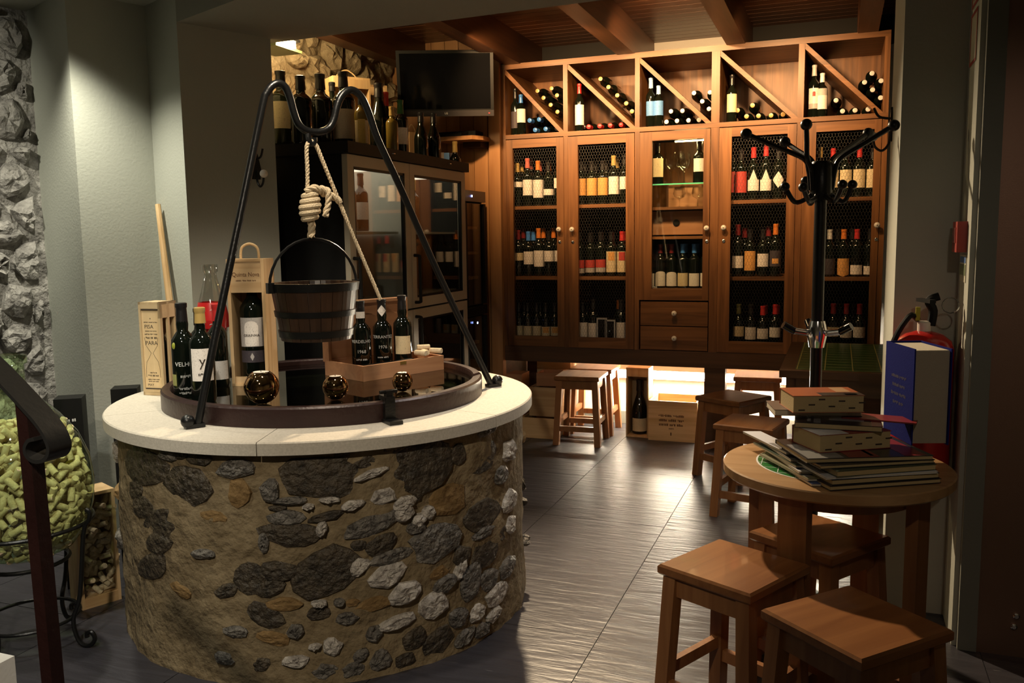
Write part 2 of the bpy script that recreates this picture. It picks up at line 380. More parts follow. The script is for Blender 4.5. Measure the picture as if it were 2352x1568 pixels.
def stone_field(parent,u0,u1,v0,v1,su,sv,depth,fmap,mats,seed,joint=.012,jit=.42,skip=None,npt=10):
    rng=random.Random(seed); pts=[]; nu=max(1,int((u1-u0)/su)); nv=max(1,int((v1-v0)/sv))
    for j in range(-1,nv+1):
        for i in range(-1,nu+1):
            pts.append((u0+(i+.5+(.5 if j%2 else 0)+rng.uniform(-jit,jit))*su,v0+(j+.5+rng.uniform(-jit,jit))*sv))
    for p in pts:
        near=[q for q in pts if q is not p and abs(q[0]-p[0])<3*su and abs(q[1]-p[1])<3*sv]
        cell=clip_cell(p,near,(u0,u1,v0,v1))
        if len(cell)<3: continue
        c,o=round_poly(cell,npt,.05,rng)
        if skip and skip(c): continue
        r=min(math.hypot(a[0]-c[0],a[1]-c[1]) for a in o)
        if r<.014: continue
        rm=sum(math.hypot(a[0]-c[0],a[1]-c[1]) for a in o)/len(o); k=max(.5,1-joint/rm); o=[(c[0]+(a[0]-c[0])*k,c[1]+(a[1]-c[1])*k) for a in o]
        v,f=stone_geo(c,o,depth*rng.uniform(.5,1.3),fmap,rng); MB().add(v,f).build('stone',rng.choice(mats),parent)
# ---- rough stone wall at far left
sl=MB(); n0=cA-e1*1.75; t=Vector((-e2.x,-e2.y,0))
nrm=Vector((e1.y,-e1.x,0))
if nrm.dot(Vector((0,0,0))-cA)<0: nrm=-nrm
a=cA+nrm*.012; b=n0+nrm*.012
wl=struct(MB().prism([(a.x,a.y),(b.x,b.y),(b.x-nrm.x*.05,b.y-nrm.y*.05),(a.x-nrm.x*.05,a.y-nrm.y*.05)],0,2.42).build('wall_left_stone',M['stone_grey']),'rough grey stone wall at the far left')
def fm_l(u,v,w): p=cA-e1*u+nrm*(.012+w); return (p.x,p.y,v)
stone_field(wl,.03,.95,.35,2.42,.19,.125,.055,fm_l,[M['stone_grey']],3,.010)
# ---- inner room: stone wall behind fridge, back wall, panelled wall
ws=struct(MB().bx(-3.05,-2.95,3.6,6.2,0,2.75).build('wall_inner_left',M['stone_wall']),'rough stone wall behind the glass door fridge')
stone_field(ws,3.62,5.55,1.55,2.68,.22,.18,.055,lambda u,v,w:(-2.95+w,u,v),[M['stone_wall']],5,.012)
struct(MB().bx(-3.05,2.2,6.14,6.25,0,2.9).build('wall_back',M['plaster_white']),'plaster wall behind the wine cabinet')
wp=struct(MB().bx(-2.95,-2.135,5.52,6.1,0,2.715).build('wall_back_left',M['oak_dark']),'pine board wall left of the cabinet')
for i in range(8):
    w=.098; x=-2.945+i*.1015
    MB().bx(x,x+w,5.50,5.525,0,2.70).build('board',M['pine'],wp)
MB().bx(-2.215,-2.136,5.465,5.52,0,2.56).build('post',M['pine'],wp)
struct(MB().bx(-2.1,.30,6.115,6.14,0,.09).build('baseboard_back',M['plaster_dark']),'grey skirting along the back wall')
# ---- right pillar, side wall, door
struct(MB().bx(.186,1.4,3.305,3.95,0,2.9).build('wall_right_pillar',M['plaster']),'grey pillar right of the wine cabinet')
struct(MB().bx(.385,1.4,3.06,3.305,0,2.9).build('wall_right',M['plaster']),'narrow grey wall carrying red signs')
dr=struct(MB().bx(.40,.455,3.03,3.06,0,2.4).build('trim_1',M['plaster_dark']),'dark frame of the door at right')
dm=plain('door_metal',(.34,.21,.16),.52,metal=.9,bump=.05,bscale=300)
do=struct(MB().bx(.455,1.35,3.035,3.06,.0,2.35).build('door_1',dm),'dark brushed metal door at right edge')
for q in((2334,1414),(2328,1438)): MB().lathe([(.010,0),(.010,.006),(.006,.009)],12).build('door_lock',M['chrome'],do,loc=P(*q,Y=3.0345)).rotation_euler=(R(90),0,0)
struct(MB().bx(1.4,1.5,-1.2,6.2,0,2.9).build('wall_far_right',M['plaster_dark']),'dark wall right of the room')
struct(MB().bx(-5,1.5,-1.3,-1.2,0,2.9).build('wall_front',M['plaster_dark']),'wall behind the photographer')
# ---- ceilings
fe0=Vector((-2.68,3.08)); fe1=Vector((-2.235,2.903)); fd=(fe1-fe0).normalized()
fe=fe0+fd*4.4
struct(MB().prism([(-5,-1.25),(1.45,-1.25),(1.45,3.0),(-2.2,3.4),(-5,4.1)],2.42,2.52).build('ceiling_front',M['plaster']),'pale plaster ceiling above the photographer')
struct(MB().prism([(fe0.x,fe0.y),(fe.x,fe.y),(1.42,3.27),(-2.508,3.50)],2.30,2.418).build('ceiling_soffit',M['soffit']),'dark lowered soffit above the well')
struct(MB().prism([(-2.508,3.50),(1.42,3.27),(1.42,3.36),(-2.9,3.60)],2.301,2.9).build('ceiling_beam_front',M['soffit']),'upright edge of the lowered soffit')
cw=struct(MB().bx(-3.0,1.4,3.4,6.2,2.715,2.80).build('ceiling',M['oak_dark']),'dark wooden plank ceiling over the cabinet')
pl=MB().bx(-2.2,2.2,-.043,.043,-.012,.012).mesh('plank',M['ceil_wood'])
for i in range(29): inst('plank',pl,cw,(-.8,3.50+i*.093,2.702),(0,0,0))
for x in(-2.74,-2.05,-1.29,-.615,.12):
    MB().bx(x-.055,x+.055,3.40,6.12,2.50,2.71).build('beam',M['beam_wood'],cw)
for x0,x1 in((-2.13,-1.35),(-.56,.065),(.18,.35)): MB().bx(x0,x1,5.95,5.97,2.515,2.70).build('bay_shade_board',M['blackmatte'],cw)  # near-black boards added in place of the shade above the cabinet in these bays
# small white block at lower left
struct(MB().bx(-2.15,-1.882,1.38,1.46,0,.352).build('trim_2',M['plaster_white']),'white plinth corner at lower left')
# ---- lamps that are seen
lf=thing('wall_lamp','bright square lamp on the stone wall under the ceiling','lamp',P(632,98,X=-2.78))
MB().box((0,0,.02),(.16,.22,.012)).build('lamp_top',M['iron'],lf)
MB().box((0,0,-.035),(.17,.23,.014)).build('lamp_base',plain('lampgreen',(.10,.13,.06),.4),lf)
MB().box((0,0,-.004),(.13,.18,.044)).build('lamp_glass',plain('lamp_emit',(1,.85,.6),emit=(1,.78,.42),es=26),lf)
MB().box((-.12,0,-.01),(.10,.04,.03)).build('bracket',M['iron'],lf)
d=bpy.data.lights.new('lamp_light','POINT'); d.energy=24; d.color=YEL; d.shadow_soft_size=.07; o=link(bpy.data.objects.new('lamp_light',d)); o.location=P(632,98,X=-2.78)+Vector((.13,0,.0))
cl=thing('ceiling_downlight','round white downlight on ceiling above the left plaster wall','lamp',(-2.93,2.70,2.462))
MB().lathe([(.085,0),(.09,-.02),(.07,-.05),(.045,-.06),(.03,-.03)],24,cap1=True).build('lamp_ring',M['white'],cl,smooth=True)
# strip light under the cabinet
st=thing('strip_light','glowing white strip light low under the wine cabinet','lamp',(-.78,6.0,.385))
MB().box((0,.03,0),(1.9,.03,.06)).build('housing',M['white'],st)
em=plain('strip_emit',(1,1,1),emit=(1,.88,.66),es=160)
MB().tube([(-.93,0,0),(.93,0,0)],.026,10).build('tube',em,st)
# ================================================================== BOTTLES
ORD=['first','second','third','fourth','fifth','sixth','seventh','eighth','ninth','tenth','eleventh','twelfth']
_bm={}; _last=['']
def bprof(kind,h,r):
    nr=r*.38
    if kind=='burgundy': p=[(r*.92,0),(r,.01),(r,h*.42),(r*.93,h*.50),(r*.7,h*.60),(nr*1.15,h*.72),(nr,h*.80),(nr,h*.96),(nr*1.12,h*.965),(nr*1.12,h)]
    elif kind=='port': p=[(r*.92,0),(r,.01),(r,h*.56),(r*.96,h*.62),(r*.7,h*.67),(nr*1.2,h*.71),(nr*1.35,h*.78),(nr*1.1,h*.86),(nr,h*.95),(nr*1.15,h*.955),(nr*1.15,h)]
    else: p=[(r*.92,0),(r,.01),(r,h*.62),(r*.95,h*.66),(r*.75,h*.70),(nr*1.15,h*.745),(nr,h*.79),(nr,h*.955),(nr*1.12,h*.96),(nr*1.12,h)]
    return p
def mesh_body(kind,h,r,mat,n=18):
    k=('b',kind,round(h,2),round(r,3),mat.name)
    if k not in _bm: _bm[k]=MB().lathe(bprof(kind,round(h,2),r),n).mesh('glass_body',mat,True,60)
    return _bm[k]
def mesh_cap(kind,h,r,c,fr=.20):
    h=round(h,2); k=('c',kind,h,round(r,3),c,fr)
    if k not in _bm:
        nr=r*.38*1.07; z0=h*(1-fr)
        if kind=='port': nr=r*.38*1.14
        _bm[k]=MB().lathe([(nr*1.12,z0),(nr*1.02,h*(1-fr*.4)),(nr,h*.95),(nr*1.12,h*.962),(nr*1.12,h*1.002),(nr*.9,h*1.008)],14).mesh('capsule',cap(c),True,50)
    return _bm[k]
def mesh_label(r,z0,z1,mat,half=62,shape='rect',off=.0008):
    z0,z1=round(z0,3),round(z1,3); k=('l',round(r,3),z0,z1,mat.name,half,shape)
    if k not in _bm:
        n=12; v=[];f=[]; rr=r+off
        for i in range(n+1):
            t=-1+2*i/n; a=R(half)*t; top=z1
            if shape=='peak': top=z0+(z1-z0)*(.52 if abs(t)>.62 else .52+.48*(1-abs(t)/.62))
            if shape=='round': top=z0+(z1-z0)*(.80+.20*math.sqrt(max(0,1-t*t)))
            if shape=='diamond': top=(z0+z1)/2+(z1-z0)/2*(1-abs(t))*1; 
            bot=z0 if shape not in('diamond','shield') else ((z0+z1)/2-(z1-z0)/2*(1-abs(t)) if shape=='diamond' else z0-(.012*(1-abs(t))))
            v+= [(rr*math.sin(a),-rr*math.cos(a),bot),(rr*math.sin(a),-rr*math.cos(a),top)]
        for i in range(n): f.append((2*i,2*i+2,2*i+3,2*i+1))
        _bm[k]=MB().add(v,f).mesh('label',mat,True,60)
    return _bm[k]
def bottle(label,loc,h=.31,r=.0375,kind='bordeaux',capc='dark',labels=(),rz=None,rot=None,group=None,body=None,capfr=.20,name='wine_bottle'):
    if rz is None: rz=math.atan2(-loc[0],loc[1])
    t=thing(name,label,'bottle',(loc[0],loc[1],loc[2]+.0015),rz,group,rot)
    _last[0]=t.name
    inst('glass_body',mesh_body(kind,h,r,body or M['bottle']),t)
    if capc: inst('capsule',mesh_cap(kind,h,r,capc,capfr),t)
    for L in labels:
        c,z0,z1=L[:3]; half=L[3] if len(L)>3 else 62; shape=L[4] if len(L)>4 else 'rect'; off=L[5] if len(L)>5 else .0008
        inst('label',mesh_label(r,z0,z1,lab(c),half,shape,off),t)
    return t
# ================================================================== WINE CABINET
D=5.5; BK=6.05
E_=[-2.134,-1.689,-1.216,-.732,-.237,.242]
cab=thing('wine_cabinet','large oak wine cabinet with diagonal cubbies above five doors','cabinet',(-.946,5.78,0))
def part(mb,name,mat,par=cab,**k):
    o=mb.build(name,mat,None,**k); o.parent=par
    if par is cab: o.location=Vector((.946,-5.78,0))
    return o
ZT=2.505; ZC0,ZC1=2.018,2.046; ZB=.60
part(MB().bx(E_[0],E_[5],D,BK,ZT-.035,ZT),'top_panel',M['oak_x'])
part(MB().bx(E_[0],E_[5],D,BK,ZC0,ZC1),'cubby_floor',M['oak_x'])
part(MB().bx(E_[0],E_[5],D+.02,BK,ZB,.632),'bottom_panel',M['oak_x'])
part(MB().bx(E_[0],E_[5],D,D+.025,.527,.63),'base_rail',M['oak_dark'])
part(MB().bx(E_[0],E_[5],BK,BK+.012,ZC0,ZT),'back_panel',M['oak'])
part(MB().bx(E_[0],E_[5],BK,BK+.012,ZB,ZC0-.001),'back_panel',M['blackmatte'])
th=[.026,.030,.030,.050,.034,.030]
for i,x in enumerate(E_):
    a=x-(0 if i==0 else th[i] if i==5 else th[i]/2); part(MB().bx(a,a+th[i],D+.001,BK,ZB,ZT-.035),'upright',M['oak'])
for i in range(5):
    x0=E_[i]+(th[i] if i==0 else th[i]/2); x1=E_[i+1]-(th[i+1] if i==4 else th[i+1]/2)
    z0,z1=ZC1,ZT-.035; t=.020
    dx,dz=x1-x0,z1-z0; L=math.hypot(dx,dz); ox,oz=dz/L*t/2,dx/L*t/2
    v=[]
    for y in(D+.006,BK-.01): v+=[(x0,y,z1),(x0,y,z1-2*t*.75),(x1-2*t*.75*dx/dz,y,z0),(x1,y,z0),(x1,y,z0+.006),(x0+.006,y,z1)]
    part(MB().add(v,[(0,1,2,3,4,5),(11,10,9,8,7,6)]+[(k,(k+1)%6,6+(k+1)%6,6+k) for k in range(6)]),'diagonal_divider',M['oak_x'])
# legs under the cabinet
for x,y in((E_[0]+.03,D+.46),(-.717,D+.02),(.20,D+.02)): part(MB().bx(x-.065,x+.065,y,y+.08,0,ZB),'support_post',M['oak_dark'])
# doors
DO=[(-2.105,-1.703,-2.058,-1.752),(-1.672,-1.234,-1.606,-1.288),(-1.199,-.760,-1.120,-.799),(-.705,-.256,-.631,-.306),(-.218,.210,-.145,.172)]
ZD1=2.012; ZO1=1.957; ZO0=.702; ZD0=.632
wire=plain('wire',(.11,.11,.105),.4,metal=.6)
def hexnet(x0,x1,z0,z1,y,w=.0175,hh=.0205,t=.0009):
    mb=MB(); dz=hh*.75*1.25; nx=int((x1-x0)/w)+1; nz=int((z1-z0)/dz)+1
    def seg(a,b):
        if not(x0<=a[0]<=x1 and x0<=b[0]<=x1 and z0<=a[1]<=z1 and z0<=b[1]<=z1): return
        dx,dz_=b[0]-a[0],b[1]-a[1]; L=math.hypot(dx,dz_); px,pz=-dz_/L*t/2,dx/L*t/2
        mb.add([(a[0]+px,y-t/2,a[1]+pz),(a[0]-px,y-t/2,a[1]-pz),(b[0]-px,y-t/2,b[1]-pz),(b[0]+px,y-t/2,b[1]+pz),(a[0],y+t/2,a[1]),(b[0],y+t/2,b[1])],[(0,1,2,3),(1,4,5,2),(4,0,3,5)])
    for j in range(nz+1):
        z=z0+j*dz
        for i in range(nx+1):
            x=x0+(i+(.5 if j%2 else 0))*w; c=(x,z)
            # vertical leg of the cell and its two slants
            seg((x,z),(x,z+dz*.42)); seg((x,z+dz*.42),(x+w/2,z+dz)); seg((x,z+dz*.42),(x-w/2,z+dz))
    return mb
knob=MB().lathe([(.006,0),(.006,.012),(.013,.016),(.0175,.024),(.015,.032),(.006,.036)],14).mesh('knob',M['porcelain'],True,50)
pin=MB().lathe([(.003,0),(.003,.0375)],8).mesh('knob_screw',M['iron'])
lock=MB().lathe([(.010,0),(.010,.003),(.006,.005)],12).mesh('lock',M['chrome'],True,40)
for i,(a,b,o0,o1) in enumerate(DO):
    zd0,zo0=(ZD0,ZO0) if i!=2 else (.955,1.027)
    mb=MB(); y0,y1=D-.004,D+.022
    mb.bx(a,o0,y0,y1,zd0,ZD1).bx(o1,b,y0,y1,zd0,ZD1)
    dpart=part(mb,'door',M['oak'])
    MB().bx(o0,o1,y0,y1,ZO1,ZD1).build('door_rail',M['oak_x'],dpart); MB().bx(o0,o1,y0,y1,zd0,zo0).build('door_rail',M['oak_x'],dpart)
    if i!=2: hexnet(o0,o1,zo0,ZO1,D+.014).build('wire_mesh',wire,dpart)
    else: MB().bx(o0,o1,D+.010,D+.013,zo0,ZO1).build('pane',M['glass'],dpart)
    kx={0:(1286,527),1:(1316,527),2:(1624,524),3:(1663,523),4:(2014,517)}[i]; p=P(*kx,Y=D)
    for me,zz in((knob,0),(pin,0),(lock,-.082)):
        k=inst(me.name,me,dpart,(p.x,y0,p.z+zz),(R(90),0,0))
for zc0,zc1,py in((.792,.945,719),(.636,.786,776)):
    dw=part(MB().bx(-1.190,-.762,D-.004,D+.02,zc0,zc1),'drawer',M['oak_x']); p=P(1550,py,Y=D)
    inst('knob',knob,dw,(p.x,D-.004,p.z),(R(90),0,0)); inst('knob_screw',pin,dw,(p.x,D-.004,p.z),(R(90),0,0))
# shelves
SH=[1.575,1.103]
for i in(0,1,3,4):
    x0=E_[i]+th[i]/2; x1=E_[i+1]-th[i+1]/2
    for z in SH: part(MB().bx(x0,x1,D+.035,BK-.01,z-.022,z),'shelf',M['oak_x'])
x0=E_[2]+.015; x1=E_[3]-.025
part(MB().bx(x0,x1,D+.05,BK-.05,1.684,1.692),'glass_shelf',M['glass']); part(MB().bx(x0,x1,D+.046,D+.05,1.684,1.692),'glass_shelf_edge',M['glass_edge'])
part(MB().bx(x0,x1,5.90,5.91,1.55,1.985),'back_panel',M['oak'])
for z in(1.545,1.360,1.027): part(MB().bx(x0,x1,D+.035,BK-.01,z-.018,z),'shelf',M['oak_x'])
idr=part(MB().bx(x0+.005,x1-.005,D+.12,BK-.02,1.37,1.52),'inner_drawer',M['box_red']); MB().lathe([(.022,0),(.022,.004),(.014,.006)],16).build('finger_hole',M['black'],idr,loc=(-.985,D+.119,1.445)).rotation_euler=(R(90),0,0)
part(MB().bx(-1.0,-.80,D+.13,D+.145,1.956,1.964),'cabinet_lamp',plain('cab_emit',(1,1,1),emit=(1,.72,.30),es=30))
d=bpy.data.lights.new('cabinet_lamp_light','AREA'); d.shape='RECTANGLE'; d.size=.18; d.size_y=.02; d.energy=1.6; d.color=(1,.66,.22); o=link(bpy.data.objects.new('cabinet_lamp_light',d)); o.location=(-.9,D+.16,1.945); o.rotation_euler=(R(-25),0,0)
# ---- cubby bottles: standing
def conv(crop): 
    s,ox,oy=crop; return lambda x,y:(ox+x*s,oy+y*s)
C1=conv((.2296,1120,60)); C2=conv((.2296,1600,60))
PLC=['leftmost cubby','second cubby','middle cubby','fourth cubby','rightmost cubby']
def stand_cubby(crop,x,ytop,capc,labs,desc,Y=5.60,kind='bordeaux'):
    px,py=crop(x,ytop); p=P(px,py,Y=Y); h=min(.345,max(.27,p.z-ZC1)); i=max(k for k in range(5) if E_[k]<p.x); p.x=max(E_[i]+th[i]+.036,p.x); fx=(p.x+.02-E_[i]-.02)/(E_[i+1]-E_[i]-.04); h=min(h,(ZT-.035-ZC1)*(1-fx)-.050); h=max(h,.24)
    return bottle(desc,(p.x,Y,ZC1),h,.032,kind,capc,labs,group='bottles standing in the cabinet cubbies')
stand_cubby(C1,205,625,'dark',[('ldark',.05,.16)],'unlabelled dark bottle standing at far left of the leftmost cubby')
stand_cubby(C1,332,670,'blue',[('lwhite',.085,.175)],'blue-capped bottle with white label standing in the leftmost cubby')
stand_cubby(C1,890,580,'red',[('lwhite',.045,.175)],'red-capped bottle with tall white label standing in the second cubby')
stand_cubby(C1,1597,500,'lblue',[('lbluelab',.075,.165)],'left of two blue-labelled bottles standing in the middle cubby')
stand_cubby(C1,1712,490,'lblue',[('lbluelab',.075,.165)],'right of two blue-labelled bottles standing in the middle cubby')
stand_cubby(C2,312,440,'dark',[('cream',.065,.175)],'black-capped bottle with cream label standing in the fourth cubby')
b=stand_cubby(C2,1140,370,'silver',[('lwhite',.085,.175),('grey',.055,.085)],'bottle with red-dotted white label standing in the rightmost cubby')
inst('label_dot',mesh_label(.032,.128,.155,lab('lred'),14,'round',.0016),b)
stand_cubby(C2,1265,350,'white',[('lwhite',.05,.13),('grey',.13,.17)],'white-capped bottle with broad white label standing in the rightmost cubby')
# ---- cubby bottles: lying, necks forward
def tipme(c,h):
    k=('tip',c)
    if k not in _bm: _bm[k]=MB().lathe([(.0135,h*1.009),(.0135,h*1.013),(.009,h*1.016)],14).mesh('capsule_top',cap(c),True,40)
    return _bm[k]
def lying(crop,pts,capc,place,grp,Y=5.60):
    for k,(x,y) in enumerate(sorted(pts)):
        px,py=crop(x,y); h=.31; p=P(px,py,Y=Y)
        z=max(p.z,ZC1+.034)
        bottle(f'lying bottle with {capc if capc!="dark" else "black"} tip, {ORD[k]} from left, {place}',(p.x,Y+h,z),h,.0330,'bordeaux',capc if capc in('blue','red','dark') else 'dark',(),rot=(R(90),0,0),group=grp)
        if capc in('gold','white','silver'): inst('capsule_top',tipme(capc,h),bpy.data.objects[_last[0]])
lying(C1,[(420,945),(515,935),(475,1040),(580,1030)],'blue','lower heap of leftmost cubby','bottles lying in leftmost cubby')
lying(C1,[(690,1030)],'dark','lower heap of leftmost cubby','bottles lying in leftmost cubby')
lying(C1,[(500,650),(560,720),(632,790),(700,860),(640,625),(695,695)],'gold','upper pile of leftmost cubby','bottles lying in leftmost cubby')
lying(C1,[(1010,1015),(1120,1005),(1225,1000),(1335,990)],'red','floor of second cubby','bottles lying in second cubby')
lying(C1,[(960,1020)],'dark','floor of second cubby','bottles lying in second cubby')
lying(C1,[(1130,530),(1210,612),(1298,695),(1388,775),(1445,855)],'gold','upper pile of second cubby','bottles lying in second cubby')
lying(C1,[(1790,960),(1895,950),(2010,945),(2115,940),(1835,855),(1950,850)],'white','lower heap of middle cubby','bottles lying in middle cubby')
lying(C1,[(2065,672),(2148,755),(2215,830),(2225,665)],'white','upper pile of middle cubby','bottles lying in middle cubby')
lying(C2,[(410,845),(500,905),(620,900),(745,895),(865,885),(560,795)],'gold','floor of fourth cubby','bottles lying in fourth cubby')
lying(C2,[(1395,745),(1460,855),(1585,845),(1715,835)],'silver','floor of rightmost cubby','bottles lying in rightmost cubby')
lying(C2,[(1680,565),(1755,475),(1845,550),(1760,640),(1840,720)],'white','upper pile of rightmost cubby','bottles lying in rightmost cubby')
# ---- bottles behind the doors
DN=['leftmost door','second door','middle door','fourth door','rightmost door']
LN=dict(lwhite='white',cream='cream',lorange='orange',lred='red',ldark='dark',grey='grey',lyellow='yellow',lbluelab='blue')
def rows(crop,door,shelf,zs,front,back):
    for rowname,lst,Y in(('front',front,5.615),('back',back,5.72)):
        lst=sorted(lst,key=lambda q:q[0]); n=len(lst)
        lo=E_[door]+(th[door] if door==0 else th[door]/2); hi=E_[door+1]-(th[door+1] if door==4 else th[door+1]/2)
        br=min(.0365,(hi-lo)/(2*n)-.0012) if n else .0365; xs=[P(*crop(e[0],e[1]),Y=Y).x for e in lst]
        for q in range(n): xs[q]=max(xs[q],(xs[q-1]+2*br+.001) if q else lo+br+.002)
        for q in range(n-1,-1,-1): xs[q]=min(xs[q],(xs[q+1]-2*br-.001) if q<n-1 else hi-br-.002)
        for k,e in enumerate(lst):
            x,yt,capc=e[:3]; px,py=crop(x,yt); p=P(px,py,Y=Y); p.x=xs[k]; h=min(.335,max(.285,p.z-zs)) if yt else .30
            labs=[]
            for L in e[3:]:
                c,ya,yb=L[:3]; za=P(*crop(x,ya),Y=Y-.04).z-zs; zb=P(*crop(x,yb),Y=Y-.04).z-zs
                labs.append((c,max(.012,zb),min(h*.63 if len(L)<5 or L[4]!='peak' else h*.7,za))+tuple(L[3:]))
            cn='black' if capc=='dark' else 'dark-red' if capc=='dred' else capc
            ds=f' with {LN[e[3][0]]} label' if len(e)>3 else ''
            bottle(f'{cn}-capped bottle{ds}, {ORD[k]} in {rowname} row, {shelf} shelf, {DN[door]}',(p.x,Y,zs),h,br,'bordeaux',capc,labs,group=f'bottles on {shelf} shelf behind {DN[door]}')
T1=conv((.1531,1120,300)); T2=conv((.2169,1120,500)); T3=conv((.1786,1440,280)); T4=conv((.2296,1440,500)); T5=conv((.1849,1680,270)); T6=conv((.2423,1680,500))
rows(T1,0,'top',1.575,[(378,490,'gold',('lwhite',770,850)),(515,425,'pink',('lwhite',740,975)),(658,470,'orange',('lwhite',742,1010)),(832,480,'dark',('lwhite',880,970)),(975,395,'dark',('lwhite',715,865))],
 [(440,500,'gold'),(570,435,'pink'),(635,480,'pink'),(722,480,'orange'),(790,485,'orange'),(890,545,'red')])
rows(T1,1,'top',1.575,[(1400,500,'dark',('lorange',720,975)),(1515,500,'dark',('lorange',715,975)),(1662,500,'dark',('lorange',710,972)),(1870,385,'gold',('lwhite',690,955)),(2018,365,'dark',('lwhite',690,880))],
 [(1460,520,'dark'),(1580,510,'dark'),(1700,510,'dark'),(1785,430,'gold'),(1945,410,'gold')])
rows(T2,0,'middle',1.103,[(292,130,'dred',('cream',375,455)),(390,155,'blue',('lwhite',360,495)),(492,118,'orange',('lwhite',350,520)),(598,140,'dark',('lwhite',352,465)),(698,140,'dark',('lwhite',350,465))],
 [(335,130,'dred'),(437,155,'blue'),(545,118,'orange'),(600,118,'orange'),(660,140,'dark')])
rows(T2,1,'middle',1.103,[(1010,160,'dark',('lred',450,535),('grey',540,590)),(1068,205,'dark',('lred',450,530),('grey',533,582)),(1133,160,'dark',('lred',445,528),('grey',530,580)),(1215,150,'dark',('cream',360,580),('lorange',365,455,34,'rect',.0015)),(1322,145,'red',('cream',360,580),('lred',365,455,34,'rect',.0015)),(1420,145,'red',('cream',360,580),('lred',365,455,34,'rect',.0015))],
 [(1100,160,'dark'),(1180,150,'dark'),(1270,150,'dark'),(1375,145,'red'),(1445,145,'red')])
rows(T2,0,'bottom',.634,[(310,960,'dark',('cream',1148,1250)),(365,960,'dark',('cream',1148,1250)),(430,960,'dark',('cream',1148,1250)),(522,960,'dark',('cream',1155,1250),('lorange',1160,1220,34,'rect',.0015)),(608,960,'dark',('cream',1155,1250),('lorange',1160,1220,34,'rect',.0015)),(695,950,'dark',('lwhite',1095,1255))],
 [(380,960,'dark'),(560,960,'dark')])
rows(T2,1,'bottom',.634,[(1005,900,'dark',('lwhite',1112,1265)),(1098,870,'dark',('lwhite',1117,1268)),(1415,870,'dark',('lwhite',1112,1275))],
 [(1050,900,'dark'),(1390,868,'orange'),(1445,862,'orange')])
for k,(x,y0) in enumerate(((1222,1055),(1310,1075))):
    px,py=T2(x,y0); p=P(px,py,Y=5.6); t=thing('gift_box',f'{["left","right"][k]} grey-framed upright bottle box, bottom shelf behind second door','box',(p.x,5.6,.634),0,'boxes on bottom shelf behind second door')
    hh=p.z-.634; MB().bx(-.035,.035,-.03,.035,0,hh).build('body',M['blackmatte'],t); MB().bx(-.035,-.026,-.036,-.03,0,hh).bx(.026,.035,-.036,-.03,0,hh).bx(-.026,.026,-.036,-.03,hh-.01,hh).bx(-.026,.026,-.036,-.03,0,.012).build('frame',plain('greyframe',(.42,.42,.42),.5),t)
    MB().lathe([(.022,0),(.022,hh*.5),(.010,hh*.65),(.010,hh*.93)],12).build('bottle_relief',M['bottle'],t,loc=(0,-.012,.012))
rows(T4,2,'lower',1.027,[(278,330,'dark',('lwhite',560,702)),(345,340,'dred',('lwhite',538,705,62,'round')),(438,340,'dred',('lwhite',545,708,62,'round')),(540,335,'blue',('cream',555,712)),(660,340,'blue',('lwhite',558,690)),(735,345,'dark',('lwhite',555,710))],
 [(400,345,'dred'),(585,335,'blue'),(705,340,'blue')])
# middle door upper: two large bottles and glasses on the glass shelf
for k,(x,lc,y0,y1) in enumerate(((395,'cream',470,710),(935,'lwhite',470,640))):
    px,py=T3(x,300); p=P(px,py,Y=5.64); z0=1.692
    za=P(*T3(x,y0),Y=5.6).z-z0; zb=P(*T3(x,y1),Y=5.6).z-z0
    bottle(f'{["left","right"][k]} dark bottle with {["cream","white"][k]} label on the glass shelf, middle door',(p.x,5.64,z0),.255,.040,'bordeaux','dark',[(lc,zb,za)],group='bottles on the glass shelf')
gp=[(.030,0),(.030,.003),(.004,.008),(.0035,.075),(.012,.085),(.036,.105),(.044,.135),(.040,.175),(.036,.20)]
gme=MB().lathe(gp,20,cap1=False).mesh('wine_glass',M['glass'],True,50)
for k,(x,y) in enumerate(((-1.03,5.66),(-.95,5.70),(-1.0,5.78),(-.94,5.60))):
    tag(inst('wine_glass',gme,None,(x,y,1.693)),f'clear stemmed wine glass {["at left front","in the middle","at the back","at right front"][k]} on the glass shelf','glass','wine glasses on the glass shelf')
for k,(x,y) in enumerate(((-.97,5.64),(-.86,5.68))):
    tag(inst('wine_glass',gme,None,(x,y,1.546),(0,0,0),(.9,.9,.62)),f'{["left","right"][k]} small clear glass under the glass shelf','glass','glasses below the glass shelf')
tag(MB().bx(-1.07,-.80,5.80,5.82,1.545,1.675).build('serving_tray',M['box_red']),'upright wooden tray behind the glasses, middle door','tray')
rows(T3,3,'top',1.575,[(1475,360,'dark',('lred',640,910)),(1600,325,'red',('lwhite',615,885,62,'peak')),(1738,310,'red',('lwhite',612,885,62,'peak')),(1905,340,'dark',('lwhite',640,850,58,'diamond'))],[(1380,360,'dark',('lred',640,910)),(1990,350,'dark')])
rows(T4,3,'middle',1.103,[(1113,80,'dred',('lwhite',385,505)),(1235,120,'dark',('lorange',335,530)),(1365,125,'dark',('lwhite',362,492)),(1480,70,'orange',('ldark',330,490),('lorange',410,460,30,'rect',.0016))],[(1180,100,'dred'),(1420,80,'dred')])
rows(T4,3,'bottom',.634,[(1120,875,'olive',('cream',1090,1190)),(1230,875,'dark',('lwhite',1098,1222)),(1343,880,'red',('lwhite',1112,1215)),(1468,880,'red',('lwhite',1100,1200))],[(1385,880,'red'),(1505,880,'red')])
rows(T5,4,'top',1.575,[(1160,370,'gold',('cream',650,870)),(1302,380,'red',('cream',650,870)),(1470,390,'dark',('cream',645,870)),(1640,370,'red',('cream',640,870)),(1735,380,'dark',('cream',640,870))],[(1400,390,'dark')])
